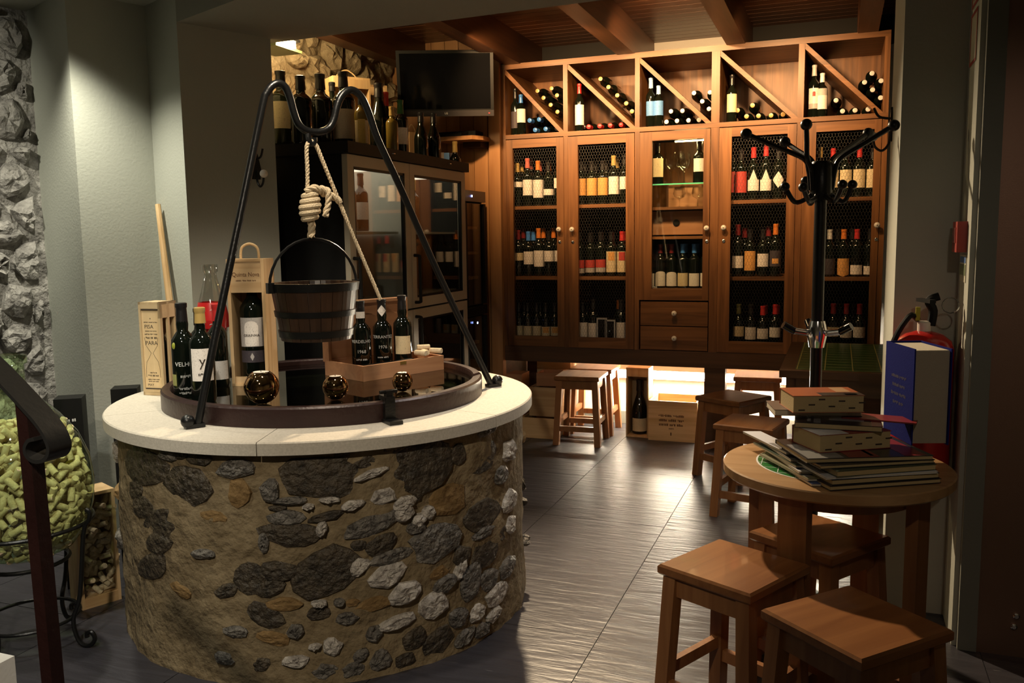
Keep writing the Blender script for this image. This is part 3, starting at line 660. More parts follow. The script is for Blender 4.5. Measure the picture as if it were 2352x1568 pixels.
rows(T6,4,'middle',1.103,[(935,115,'silver',('ldark',390,550)),(1075,113,'orange',('lorange',388,550,62,'shield')),(1208,130,'red',('lwhite',452,550)),(1285,150,'dark',('lwhite',460,555))],[(1010,150,'dark'),(1150,150,'dark')])
rows(T6,4,'bottom',.634,[(970,815,'dred',('cream',1040,1130)),(1085,815,'dred',('lwhite',1040,1140)),(1205,820,'dred',('lwhite',1040,1140))],[(1030,830,'dark'),(1150,830,'dark')])
# ================================================================== STONE WELL
WC=Vector((-1.818,2.798,0)); WR=.742; WZ=.736; ZS=.776
well=thing('stone_well','round rubble-stone well with a pale granite coping and iron rim','well',WC)
def wmap(u,v,w): a=u/WR; return ((WR+w)*math.cos(a),(WR+w)*math.sin(a),v)
# mortar drum, slightly uneven
rngw=random.Random(11); NA,NZ=180,24; v=[];f=[]
from mathutils import noise as mnoise
for j in range(NZ+1):
    z=WZ*j/NZ
    for i in range(NA):
        a=2*math.pi*i/NA; q=mnoise.noise(Vector((math.cos(a)*5,math.sin(a)*5,z*7)))*.012+mnoise.noise(Vector((math.cos(a)*16,math.sin(a)*16,z*22)))*.006
        fl=.006*max(0,1-z/.16)**2
        v.append(((WR+q+fl)*math.cos(a),(WR+q+fl)*math.sin(a),z))
for j in range(NZ):
    for i in range(NA): f.append((j*NA+i,j*NA+(i+1)%NA,(j+1)*NA+(i+1)%NA,(j+1)*NA+i))
# inner shaft
n0=len(v)
for z in(WZ,.05):
    for i in range(NA): a=2*math.pi*i/NA; v.append((.50*math.cos(a),.50*math.sin(a),z))
for i in range(NA):
    f.append((NZ*NA+i,NZ*NA+(i+1)%NA,n0+(i+1)%NA,n0+i)); f.append((n0+i,n0+(i+1)%NA,n0+NA+(i+1)%NA,n0+NA+i))
f.append(tuple(n0+NA+i for i in range(NA)))
MB().add(v,f).build('mortar_drum',M['mortar'],well,smooth=True,ang=80)
ST="""190 290 170 200 50 d;430 390 200 170 10 d;500 245 110 60 0 d;395 215 80 55 10 d;330 225 90 60 0 m;700 300 190 90 -5 m;155 415 60 90 20 d;190 510 80 100 40 d;290 600 150 190 40 d;285 705 90 140 50 d;240 830 90 160 40 d;720 430 110 150 0 o;890 420 100 120 0 m;1170 350 400 190 5 d;1290 225 70 60 0 d;1420 265 130 60 -10 d;1560 190 100 60 0 d;1450 322 190 40 -15 l;1730 280 330 230 -5 d;1922 222 70 95 0 d;2065 240 120 150 15 d;1950 105 60 80 0 m;2080 85 100 60 -20 m;1510 445 130 80 0 l;1625 485 120 70 -10 l;1690 455 60 40 -20 d;1860 470 180 170 0 o;1760 535 70 70 45 l;1340 497 120 50 -10 l;1100 505 60 28 0 l;1000 475 180 40 0 m;1215 468 110 28 0 l;980 570 190 80 0 m;930 515 90 25 0 d;1200 560 170 40 -10 d;1175 625 55 80 30 l;1450 605 330 100 -15 m;1620 540 110 80 -20 l;1708 580 70 60 -30 l;1690 620 90 60 0 m;1010 660 300 110 5 d;855 700 60 100 0 m;1500 705 170 90 -15 d;1375 715 80 50 0 d;1550 780 240 70 -5 m;1800 690 260 190 0 m;2060 555 170 150 30 d;2060 640 110 60 -10 m;2080 745 120 150 20 d;1945 768 80 80 0 d;2155 650 60 70 0 d;1190 870 330 230 -15 d;930 860 180 90 0 d;780 890 150 150 -30 d;890 948 140 80 -10 d;1380 830 80 120 60 l;1530 880 190 120 -15 l;1815 865 90 70 0 o;1850 922 120 80 -20 m;1930 845 50 110 20 l;1990 915 100 190 15 m;2090 895 90 110 -20 m;2190 830 70 110 10 m;2130 975 110 110 -30 l;1630 970 160 110 -20 l;960 1040 200 70 0 o;1160 1030 80 30 0 l;1270 1022 60 40 0 m;1155 1085 110 60 0 d;1345 1025 70 40 0 o;860 1095 180 110 20 d;1460 1030 180 70 0 o;1310 1110 120 60 0 m;1790 1030 150 130 0 l;2020 1075 80 90 0 l;1920 1105 90 100 20 m;2110 1085 80 60 -30 l;1030 1180 90 70 -20 m;1590 1130 200 60 -10 l;1460 1195 90 80 -20 m;1680 1220 110 90 -30 d;1810 1230 150 110 -25 d;2050 1172 80 80 -30 m;1950 1215 120 70 -35 m;1135 1262 70 30 -10 l;1232 1262 100 90 20 l;910 1220 180 70 10 o;1030 1345 140 60 0 l;1390 1308 90 60 -25 m;1500 1335 110 95 -20 m;1628 1340 95 75 -15 d;840 1362 90 70 -10 d;1190 1395 130 80 -10 m;1340 1392 130 70 -15 m;580 560 150 60 5 o;650 960 110 60 -20 d;640 1330 100 60 10 m;520 760 120 50 -10 m;700 1180 120 60 0 m;400 960 110 70 30 o;2200 470 60 110 10 l;2160 330 60 90 0 m;2195 200 60 120 0 l;2200 600 50 90 0 l"""
rs=random.Random(21)
def cyl_hit(px,py):
    d=ray(px,py); ox,oy=-WC.x,-WC.y; a=d.x**2+d.y**2; b=2*(ox*d.x+oy*d.y); c=ox*ox+oy*oy-(WR+.01)**2; q=b*b-4*a*c
    if q<0: return None
    t=(-b-math.sqrt(q))/(2*a); return Vector((ox+d.x*t,oy+d.y*t,HC+d.z*t))
used=[]
for e in ST.split(';'):
    cx,cy,w,h,ro,tn=e.split(); cx,cy,w,h,ro=map(float,(cx,cy,w,h,ro))
    px,py=240+cx*.4252,950+cy*.4252; hit=cyl_hit(px,py)
    if hit is None or not(.03<hit.z<WZ-.01): continue
    ang=math.atan2(hit.y,hit.x); u=ang*WR
    # pixel axes -> arc and height scale
    h1=cyl_hit(px-4,py); h2=cyl_hit(px,py+4)
    if h1 is None: continue
    su=(ang-math.atan2(h1.y,h1.x))*WR/4; sv=(hit.z-(h2.z if h2 else hit.z-.005))/4; sh=(math.atan2(h2.y,h2.x)-ang)*WR/4 if h2 else 0
    su=max(-.0042,min(.0042,su)); n=11; out=[]
    cr,sr=math.cos(R(-ro)),math.sin(R(-ro))
    for k in range(n):
        t=2*math.pi*k/n; rr=rs.uniform(.98,1.30)*(1.12 if tn=='d' else 1); x,y=w/2*math.cos(t)*rr,h/2*math.sin(t)*rr
        X,Y=(x*cr-y*sr)*.4252,(x*sr+y*cr)*.4252
        out.append((u+X*su,max(.012,min(WZ-.004,hit.z+Y*sv))))
    used.append((u,hit.z,max(w,h)*.4252*.0018))
    vv,ff=stone_geo((u,hit.z),out,{'d':.007,'m':.012,'l':.016,'o':.006}[tn]*rs.uniform(.8,1.3),wmap,rs,.008)
    MB().add(vv,ff).build('stone',M['stone_'+tn],well)
# stones on the side turned away from the camera
va=math.atan2(-WC.y,-WC.x)
for k in range(110):
    a=va+R(rs.uniform(78,282)); z=rs.uniform(.05,WZ-.06); u=a*WR; w=rs.uniform(.04,.13); h=w*rs.uniform(.45,.9)
    if any(abs(((u-q[0])/WR+math.pi)%(2*math.pi)-math.pi)*WR<(w/2+q[2]) and abs(z-q[1])<(h/2+q[2]) for q in used): continue
    used.append((u,z,w/2)); out=[(u+w/2*math.cos(2*math.pi*i/10)*rs.uniform(.8,1.1),max(.012,min(WZ-.004,z+h/2*math.sin(2*math.pi*i/10)*rs.uniform(.8,1.1)))) for i in range(10)]
    vv,ff=stone_geo((u,z),out,rs.uniform(.012,.026),wmap,rs,.02); MB().add(vv,ff).build('stone',M['stone_'+rs.choice('ddmmlo')],well)
# coping: six granite segments
j0=math.atan2(P(577,1024,Z=ZS).y-WC.y,P(577,1024,Z=ZS).x-WC.x)
for k in range(6):
    a0=j0+k*math.pi/3+.0018; a1=j0+(k+1)*math.pi/3-.0018; o_=arc((0,0),.782,a0,a1,20); i_=arc((0,0),.47,a1,a0,20)
    pts=[(p[0],p[1]) for p in o_+i_]; mb=MB(); n=len(pts); half=21
    vv=[]; ff=[]
    rings=[[(p[0],p[1],WZ) for p in pts],[(p[0],p[1],ZS-.004) for p in pts],[(p[0]*(.995 if i<half else 1),p[1]*(.995 if i<half else 1),ZS) for i,p in enumerate(pts)]]
    for r_ in rings: vv+=r_
    for q in range(2):
        for i in range(n): ff.append((q*n+i,q*n+(i+1)%n,(q+1)*n+(i+1)%n,(q+1)*n+i))
    for q,off in((2,1),(0,0)):
        for i in range(half-1): ff.append((q*n+i,q*n+i+1,q*n+n-2-i,q*n+n-1-i))
    mb.add(vv,ff).build('coping_stone',M['granite'],well)
# iron rim and glass lid
rim=MB()
prof=[(.592,ZS+.001),(.592,ZS+.060),(.586,ZS+.066),(.560,ZS+.066),(.556,ZS+.060),(.556,ZS+.040),(.530,ZS+.036),(.530,ZS+.001)]
rim.lathe(prof+[prof[0]],96,cap0=False,cap1=False).build('iron_rim',M['iron_rust'],well,smooth=True,ang=30)
GZ=ZS+.044
MB().lathe([(.001,GZ-.008),(.554,GZ-.008),(.554,GZ),(.001,GZ)],80,cap0=False,cap1=False).build('glass_lid',M['glass_well'],well)
def clamp(px,py):
    p=P(px,py,Z=ZS); d=(p-WC); a=math.atan2(d.y,d.x)
    M3=Matrix.Rotation(a,3,'Z'); mb=MB()
    for cx,sz,zz in((.625,(.07,.045,.012),.006),(.603,(.02,.035,.075),.045),(.585,(.06,.03,.014),.078),(.60,(.022,.022,.02),.094)): mb.box(M3@Vector((cx,0,0))+Vector((0,0,ZS+zz)),sz,M3)
    mb.tube([tuple(M3@Vector((.60,-.03,0))+Vector((0,0,ZS+.10))),tuple(M3@Vector((.60,.03,0))+Vector((0,0,ZS+.10)))],.006,6)
    mb.build('rim_clamp',M['iron'],well)
clamp(897,970); clamp(372,893); clamp(1000,815)
# ---- iron arch over the well
F0=P(447,982,Z=ZS); F1=P(1133,888,Z=ZS); F0.z=F1.z=ZS; fdir=(F1-F0)
def fp(px,py):  # on the vertical plane through both feet
    d=ray(px,py); n=Vector((fdir.y,-fdir.x,0)); t=n.dot(F0-Vector((0,0,HC)))/n.dot(d); return Vector((0,0,HC))+d*t
ar=thing('iron_arch','black wrought iron arch with looped top standing over the well','stand',((F0+F1)/2))
off=-((F0+F1)/2)
path=[fp(*q) for q in((455,972),(500,745),(560,455),(603,245),(612,214),(625,197),(640,191),(655,200),(666,225),(674,255),(684,282),(698,297),(718,303),(740,302),(758,292),(768,272),(774,246),(783,223),(798,208),(815,209),(832,226),(848,262),(868,320),(920,432),(1010,635),(1128,884))]
MB().tube([p+off for p in smooth_path(path,5)],.0125,10).build('bent_rod',M['iron'],ar,smooth=True)
for q,s in((F0,-1),(F1,1)):
    dd=fdir.normalized(); MB().box(q+off+Vector((0,0,.0075)),(.06,.03,.012),math.atan2(dd.y,dd.x)).build('foot',M['iron'],ar)
    MB().ball(q+off+dd*.02*s+Vector((0,0,.0235)),.022).build('foot_nut',M['iron'],ar,smooth=True)
hk=[fp(*q) for q in((708,300),(709,318),(714,330),(722,326),(722,316))]
MB().tube([p+off for p in smooth_path(hk,4)],.010,8).build('hook',M['iron'],ar,smooth=True)
# ---- rope
rp=thing('rope','thick natural rope knotted above the bucket on the arch','rope',fp(712,545))
ro_=-fp(712,545)
def strands(pts,r,n=3,turns=40,name='strand',par=rp,mat=None):
    pts=[Vector(p) for p in pts]
    for s in range(n):
        q=[]; up=None; acc=0
        for i,p in enumerate(pts):
            t=(pts[min(i+1,len(pts)-1)]-pts[max(i-1,0)]).normalized()
            if up is None: up=t.orthogonal().normalized()
            up=(up-t*up.dot(t)).normalized(); w=t.cross(up)
            if i: acc+=(p-pts[i-1]).length
            an=acc*turns*2*math.pi+2*math.pi*s/n; q.append(p+up*math.cos(an)*r*.55+w*math.sin(an)*r*.55)
        MB().tube(q,r*.62,6).build(name,mat or M['rope'],par,smooth=True)
def fpo(px,py,o=0): 
    n=Vector((fdir.y,-fdir.x,0)).normalized()
    if n.y>0: n=-n
    return fp(px,py)+ro_+n*o
strands(smooth_path([fpo(706,440),fpo(706,390),fpo(704,345),fpo(708,329),fpo(718,325),fpo(728,338),fpo(742,372),fpo(770,440),fpo(790,490)],9),.0068,3,26)
strands(smooth_path([fpo(790,490),fpo(820,562),fpo(850,632),fpo(874,688)],14),.0062,3,26)
strands(smooth_path([fpo(714,545),fpo(716,520),fpo(712,495)],8),.012,3,16)
for k in range(5): # coils of the knot
    y=448+k*13; w=[13,16,18,17,13][k]; c=fpo(712,y); a=(fpo(712+w,y-3)-c); n=Vector((fdir.y,-fdir.x,0)).normalized()*a.length
    MB().tube([c+a*math.cos(t)+n*math.sin(t) for t in[2*math.pi*i/20 for i in range(20)]],.0105,8,True).build('knot_coil',M['rope'],rp,smooth=True)
strands(smooth_path([fpo(700,440,.01),fpo(715,432,.02),fpo(728,436,.02),fpo(742,444),fpo(758,448),fpo(772,456),fpo(782,464)],6),.011,3,16)
strands(smooth_path([fpo(735,432),fpo(748,440,.02),fpo(748,470,.02),fpo(744,485,.02),fpo(742,497,.02)],6),.010,3,16)
# ---- bucket
bc=fp(722,648); zb0=fp(722,778).z; zb1=bc.z; bh=zb1-zb0; rt=.148; rb=.118
bk=thing('bucket','dark wooden well bucket with iron hoops hanging on the rope','bucket',(bc.x,bc.y,zb0))
nst=22
for k in range(nst):
    a0=2*math.pi*k/nst+.008; a1=2*math.pi*(k+1)/nst-.008; vv=[]
    for r_,z in((rb-.014,.0),(rb,.0),(rt,bh),(rt-.014,bh)):
        for a in(a0,(a0+a1)/2,a1): vv.append((r_*math.cos(a),r_*math.sin(a),z))
    ff=[]
    for q in range(4):
        for s in range(2): ff.append((q*3+s,q*3+s+1,((q+1)%4)*3+s+1,((q+1)%4)*3+s))
    ff+=[(0,3,6,9),(2,5,8,11)]
    MB().add(vv,ff).build('stave',M['bucket'],bk)
MB().lathe([(rb-.012,.012),(rb-.012,.022)],24).build('bottom',M['bucket'],bk)
for z0,z1 in((.012,.035),(bh*.42,bh*.52),(bh*.86,bh*1.0)):
    ra=lambda z: rb+(rt-rb)*z/bh+.0015
    MB().lathe([(ra(z0),z0),(ra(z0)+.003,z0),(ra(z1)+.003,z1),(ra(z1),z1)],40,cap0=False,cap1=False).build('hoop',M['iron'],bk,smooth=True,ang=30)
hd=fdir.normalized(); hp=[]
for i in range(17):
    a=math.pi*i/16; hp.append(Vector((hd.x*math.cos(a)*(rt+.01),hd.y*math.cos(a)*(rt+.01),bh*.93+math.sin(a)*(fp(712,548).z-zb1+bh*.07))))
MB().tube(hp,.005,8).build('bail_handle',M['iron'],bk,smooth=True)
for s in(-1,1): MB().box((hd.x*s*(rt+.008),hd.y*s*(rt+.008),bh*.93),(.022,.022,.035),math.atan2(hd.y,hd.x)).build('handle_ear',M['iron'],bk)
# ================================================================== ON THE WELL
GZ1=GZ+.0005
# spheres
for k,(px,py,r_,nm) in enumerate(((603,927,.058,'largest'),(772,918,.044,'middle-sized'),(925,899,.037,'smallest'))):
    p=P(px,py,Z=GZ); t=thing('candle_sphere',f'{nm} golden mirror ball tealight holder on the glass lid','candle holder',(p.x,p.y,GZ1),0,'golden tealight balls on the well')
    hcut=.86; pr=[(max(1e-4,r_*math.sin(a)),r_-r_*math.cos(a)) for a in[math.pi*j/18 for j in range(1,16)]]
    pr=[(1e-4,0)]+pr; rl=pr[-1][0]; zl=pr[-1][1]; pr+=[(rl*.94,zl+.0005),(rl*.94,zl-.004),(1e-4,zl-.004)]
    MB().lathe(pr,28,cap0=False,cap1=False).build('ball',M['gold'],t,smooth=True,ang=50)
    MB().lathe([(1e-4,zl-.0035),(rl*.90,zl-.0035),(rl*.90,zl+.0005),(1e-4,zl)],20,cap0=False,cap1=False).build('wax',plain('wax',(.9,.85,.75),.4),t,smooth=True,ang=40)
    MB().lathe([(.0012,zl),(.0012,zl+.006)],6).build('wick',M['ink'],t)
# lettered dark bottle, gold-capped bottle
p=P(428,912,Z=GZ); b1=bottle('black bottle with white stencilled letters and green sticker at left rim',(p.x,p.y,GZ1),.325,.041,'port','dark',[('olive',.02,.085,20)] if False else ())
zz=lambda py:P(428,py,Y=p.y-.03).z-GZ1
text('VELHO',.021,M['print_white'],b1,(0,0,zz(838)),cyl=.0415)
for k,(py,sz,w_) in enumerate(((865,.013,.03),(893,.012,.045),(904,.012,.045))): scribble(w_,sz*.8,plain('print_grey',(.35,.35,.33),.6),b1,(0,0,max(.02,zz(py))),cyl=.0415,seed=k,words=1)
MB().add(*(lambda m_:([tuple(v.co) for v in m_.vertices],[tuple(q.vertices) for q in m_.polygons]))(mesh_label(.041,.045,.085,plain('stickergreen',(.30,.30,.10),.5),16))).build('sticker',plain('stickergreen',(.30,.30,.10),.5),b1).rotation_euler=(0,0,R(-58))
MB().ball((0,0,0),.012,12,8).build('seal',plain('sealgreen',(.28,.32,.03),.5),b1,smooth=True,loc=(-.030,-.026,.185)).scale=(.6,.4,1)
p=P(470,922,Z=GZ); zt=P(462,711,Y=p.y).z-GZ
b2=bottle('gold-capped dark bottle with cream label standing on the well lid',(p.x,p.y,GZ1),zt,.041,'bordeaux','gold',[('lwhite',.075,.185,55)],capfr=.16)
text('y',.05,M['ink'],b2,(-.0,0,.142),cyl=.0425)
scribble(.03,.010,M['ink'],b2,(0,0,.098),cyl=.0422,seed=4,words=1)
# other bottles behind them
q=Vector((-2.175,2.62,0))
bottle('red-capped dark bottle partly hidden behind the arch leg',(q.x,q.y,GZ1),.31,.036,'bordeaux','red',[('lwhite',.03,.10)])
bottle('dark bottle with white label behind the gold-capped bottle on the well',(-2.19,2.54,GZ1),.30,.038,'bordeaux','dark',[('lwhite',.06,.15)])
# big clear soda-style bottle with red label
p=Vector((-2.292,2.74,GZ1)); zt=P(455,607,Y=p.y).z-GZ1
cb=thing('glass_bottle','tall clear contoured glass bottle with red label behind dark bottles','bottle',p,math.atan2(-p.x,p.y))
hh=zt; prf=[(.050,0),(.056,.01),(.056,hh*.20),(.048,hh*.33),(.058,hh*.48),(.060,hh*.55),(.050,hh*.68),(.032,hh*.83),(.024,hh*.90),(.024,hh*.93),(.029,hh*.94),(.029,hh*1.0)]
MB().lathe(prf,24,cap1=False).build('glass_body',thin_glass('clear_bottle',(.86,.88,.86),.16),cb,smooth=True,ang=60)
redm=plain('redlabel',(.55,.02,.02),.3)
MB().lathe([(.0605,hh*.46),(.0615,hh*.56),(.051,hh*.68)],24,cap0=False,cap1=False).build('label',redm,cb,smooth=True)
MB().lathe([(.050,.006),(.050,hh*.2),(.044,hh*.33),(.052,hh*.46)],20).build('red_filling',redm,cb,smooth=True)
for z_,s_ in((.50,.020),(.62,.014)): text('~',s_*2.2,M['print_white'],cb,(0,0,hh*z_),cyl=.062)
bottle('red-capped slim bottle with red label beside the clear bottle',(-2.19,2.87,GZ1),.37,.034,'bordeaux','red',[('lred',.10,.22)])
# ---- pale gift box with printed front
t=thing('gift_box','pale wooden gift box printed with an hourglass on the well coping','box',(-2.473,2.643,ZS+.0005),R(6))
w_,d_,h_=.095,.10,.362; bl=M['box_light']
mb=MB().bx(-w_/2,-w_/2+.009,-d_/2,d_/2,0,h_).bx(w_/2-.009,w_/2,-d_/2,d_/2,.30,h_).bx(w_/2-.009,w_/2,-d_/2,d_/2,0,.03).bx(w_/2-.009,w_/2,-d_/2,-d_/2+.014,0,h_).bx(w_/2-.009,w_/2,d_/2-.010,d_/2,0,h_).bx(w_/2-.009,w_/2,-.006,.006,0,h_).bx(-w_/2,w_/2,d_/2-.008,d_/2,0,h_).bx(-w_/2,w_/2,-d_/2,d_/2,0,.012).bx(-w_/2,w_/2,-d_/2,d_/2,h_-.010,h_)
mb.build('body',bl,t)
for z_ in(.010,h_-.026): MB().bx(-w_/2+.009,w_/2-.009,-d_/2,-d_/2+.010,z_,z_+.016).build('front_rail',bl,t)
pan=MB().bx(-w_/2+.010,w_/2-.010,-d_/2+.004,-d_/2+.009,.022,h_-.024).build('sliding_front',bl,t)
MB().bx(-w_/2+.012,w_/2-.012,-d_/2-.0004,-d_/2+.004,h_-.032,h_-.027).bx(-w_/2+.012,w_/2-.012,-d_/2-.0004,-d_/2+.004,.024,.028).build('finger_slot',M['ink'],pan)
yf=-d_/2+.0038
for s,z_,sz,x_ in(('*',.295,.014,0),('PISA',.266,.021,-.008),('PARA',.203,.022,0),('MAY',.040,.013,-.014)): text(s,sz,M['ink'],pan,(x_,yf,z_),ext=.0002)
for k,(z_,sz,w_) in enumerate(((.284,.004,.058),(.250,.004,.05),(.238,.005,.056),(.224,.008,.048),(.088,.005,.03),(.077,.007,.046),(.062,.004,.05),(.054,.004,.044))): scribble(w_,sz,M['ink'],pan,(0,yf-.0003,z_),seed=20+k,words=3)
for s in(-1,1): MB().tube([(s*x,yf,z) for x,z in((.030,.225),(.026,.195),(.012,.175),(.004,.165),(.012,.150),(.026,.130),(.031,.100),(.031,.070))],.0007,4).build('print_line',M['ink'],pan)
gb=bottle('dark bottle inside the pale printed gift box',(-2.473,2.643,ZS+.013),.30,.031,'bordeaux','dark',())
# ---- wooden magnum box with window and rope handle
t=thing('magnum_box','tall pine magnum box with open window and rope handle','box',(-2.089,2.724,GZ1),R(20))
w_,d_,h_=.140,.13,.478; cz=M['crate_z']; cx_=M['crate']
MB().bx(-w_/2,-w_/2+.012,-d_/2,d_/2,0,h_).build('side_board',cz,t); MB().bx(w_/2-.012,w_/2,-d_/2,d_/2,0,h_).build('side_board',cz,t)
MB().bx(-w_/2,w_/2,d_/2-.008,d_/2,0,h_).build('back_board',cz,t); MB().bx(-w_/2,w_/2,-d_/2,d_/2,-.0,.010).build('bottom_board',cx_,t)
MB().bx(-w_/2+.012,w_/2-.012,-d_/2,d_/2,h_-.010,h_).build('top_board',cx_,t)
fb=MB().bx(-w_/2+.012,w_/2-.012,-d_/2+.004,-d_/2+.012,h_-.125,h_-.010).build('front_panel',cx_,t); MB().bx(-w_/2+.012,w_/2-.012,-d_/2+.004,-d_/2+.012,.010,.035).build('front_rail',cx_,t)
text('Quinta Nova',.023,plain('brand',(.12,.05,.02),.7),fb,(0,-d_/2+.0035,h_-.058),ext=.0003,sx=.85); scribble(.075,.006,plain('brand',(.12,.05,.02),.7),fb,(0,-d_/2+.0035,h_-.080),seed=9,words=4)
MB().tube(smooth_path([(-.034,0,h_-.012),(-.034,0,h_+.022),(-.026,0,h_+.045),(0,0,h_+.056),(.026,0,h_+.045),(.034,0,h_+.022),(.034,0,h_-.012)],5),.005,8).build('rope_handle',M['jute'],t,smooth=True)
mg=bottle('magnum bottle with white dome label inside the pine box',(-2.087,2.722,GZ1+.011),.43,.049,'bordeaux','dark',[('grey',.135,.245,58),('lwhite',.137,.232,30,'round',.0016),('ldark',.075,.12,60)],rz=R(27))
text('GRAINHA',.014,M['ink'],mg,(0,0,.178),cyl=.0515); MB().add(*(lambda m_:([tuple(v.co) for v in m_.vertices],[tuple(q.vertices) for q in m_.polygons]))(mesh_label(.049,.082,.112,lab('grey'),9,'diamond',.0018))).build('label_mark',lab('grey'),mg)
# ---- open hinged tray with three madeira bottles
t=thing('hinged_tray','open reddish wooden box with upright lid holding old bottles','box',(-1.698,2.865,GZ1),math.atan2(.915,.40))
L_,D_,hh=.41,.26,.060; br=M['box_red']
MB().bx(0,L_,0,.010,0,hh).build('front_board',br,t); MB().bx(0,.010,.010,D_-.01,0,hh).build('end_board',br,t); MB().bx(L_-.010,L_,.010,D_-.01,0,hh).build('end_board',br,t); MB().bx(0,L_,D_-.01,D_,0,hh).build('back_board',br,t); MB().bx(.01,L_-.01,.01,D_-.01,0,.008).build('bottom_board',br,t)
lid=MB().bx(0,L_,D_,D_+.012,hh-.005,hh+.235).build('lid',br,t); MB().bx(0,L_,D_-.03,D_,hh+.223,hh+.235).bx(0,.012,D_-.03,D_,hh,hh+.223).bx(L_-.012,L_,D_-.03,D_,hh,hh+.223).build('lid_frame',br,lid)
MB().bx(.18,.21,-.002,0,hh-.014,hh-.002).build('clasp',plain('brass',(.5,.36,.12),.3,metal=1),t)
MB().bx(.03,.30,.055,.068,hh-.02,hh-.006).build('divider',M['blackmatte'],t)
for k,(s_,nm) in enumerate(((.089,'VERDELHO 1968'),(.195,'TERRANTEZ 1976'),(.30,''))):
    x=-1.817+.4*s_; y=2.917+.915*s_; px=(832,880,925)[k]; top=P(px,(690,686,680)[k],Y=y).z
    lb=('black madeira bottle stencilled VERDELHO 1968 in the open tray','black madeira bottle stencilled TERRANTEZ 1976 in the open tray','dark bottle with cream paper label at right of the open tray')[k]
    bt=bottle(lb,(x,y,GZ1+.009),top-GZ1-.010,.039,'port','dark',[('cream',.06,.135,50)] if k==2 else ())
    if k<2:
        a,b_=nm.split(); zf=lambda py:P(px,py,Y=y-.03).z-GZ1-.01
        text(a,.0175,M['print_white'],bt,(0,0,zf((785,774)[k])),cyl=.0395); text(b_,.0185,M['print_white'],bt,(0,0,zf((808,797)[k])),cyl=.0395); scribble(.045,.007,M['print_white'],bt,(0,0,max(.012,zf((826,820)[k]))),cyl=.0395,seed=30+k,words=2)
        MB().add(*(lambda m_:([tuple(v.co) for v in m_.vertices],[tuple(q_.vertices) for q_ in m_.polygons]))(mesh_label(.0215,(top-GZ1)*.735,(top-GZ1)*.735+(.026,.046)[k],lab('lwhite'),50,('rect','diamond')[k]))).build('neck_label',lab('lwhite'),bt)
cork_me=MB().lathe([(.0105,0),(.0115,.002),(.0115,.043),(.0105,.045)],10).mesh('cork',M['cork'],True,40)
ctm=Matrix.Translation((-1.698,2.865,GZ1))@Matrix.Rotation(math.atan2(.915,.40),4,'Z')
for k,(x,y,z,a) in enumerate(((.30,.05,.078,20),(.345,.06,.078,-10),(.375,.045,.080,30),(.33,.075,.094,70))):
    p=ctm@Vector((x,y,z)); tag(inst('cork',cork_me,None,p,(R(90),0,R(a+60)),(1,1,1.2)),f'{ORD[k]} loose cork from left on the hinged tray edge','cork','loose corks on the tray')
# ================================================================== GLASS DOOR FRIDGE
FX=-2.2; FY0,FYM,FY1=3.63,4.27,5.02; FZT=1.775
fr=thing('glass_door_fridge','black bottle fridge with four steel-framed glass doors','fridge',(FX-.3,(FY0+FY1)/2,0))
FO=Vector((FX-.3,(FY0+FY1)/2,0))
def fpart(mb,name,mat,par=fr,**k):
    o=mb.build(name,mat,par,**k)
    if par is fr: o.location=-FO
    return o
fi=plain('fridge_inside',(.5,.48,.44),.5); X0=FX-.62
fpart(MB().bx(X0,FX-.03,FY0,FY0+.03,0,FZT),'side_panel',M['black']); fpart(MB().bx(X0,FX-.03,FY1-.03,FY1,0,FZT),'side_panel',M['black'])
fpart(MB().bx(X0,X0+.02,FY0+.03,FY1-.03,0,FZT),'back_panel',fi); fpart(MB().bx(X0,FX-.03,FY0,FY1,0,.10),'base',M['black'])
fpart(MB().bx(X0,FX-.01,FY0+.03,FY1-.03,FZT-.03,FZT),'ceiling_panel',M['black'])
fpart(MB().bx(X0-.02,FX+.02,FY0-.02,FY1+.02,FZT,FZT+.055),'top_board',M['blackmatte'])
fpart(MB().bx(X0,FX-.04,FYM-.02,FYM+.02,.1,FZT-.03),'divider',fi)
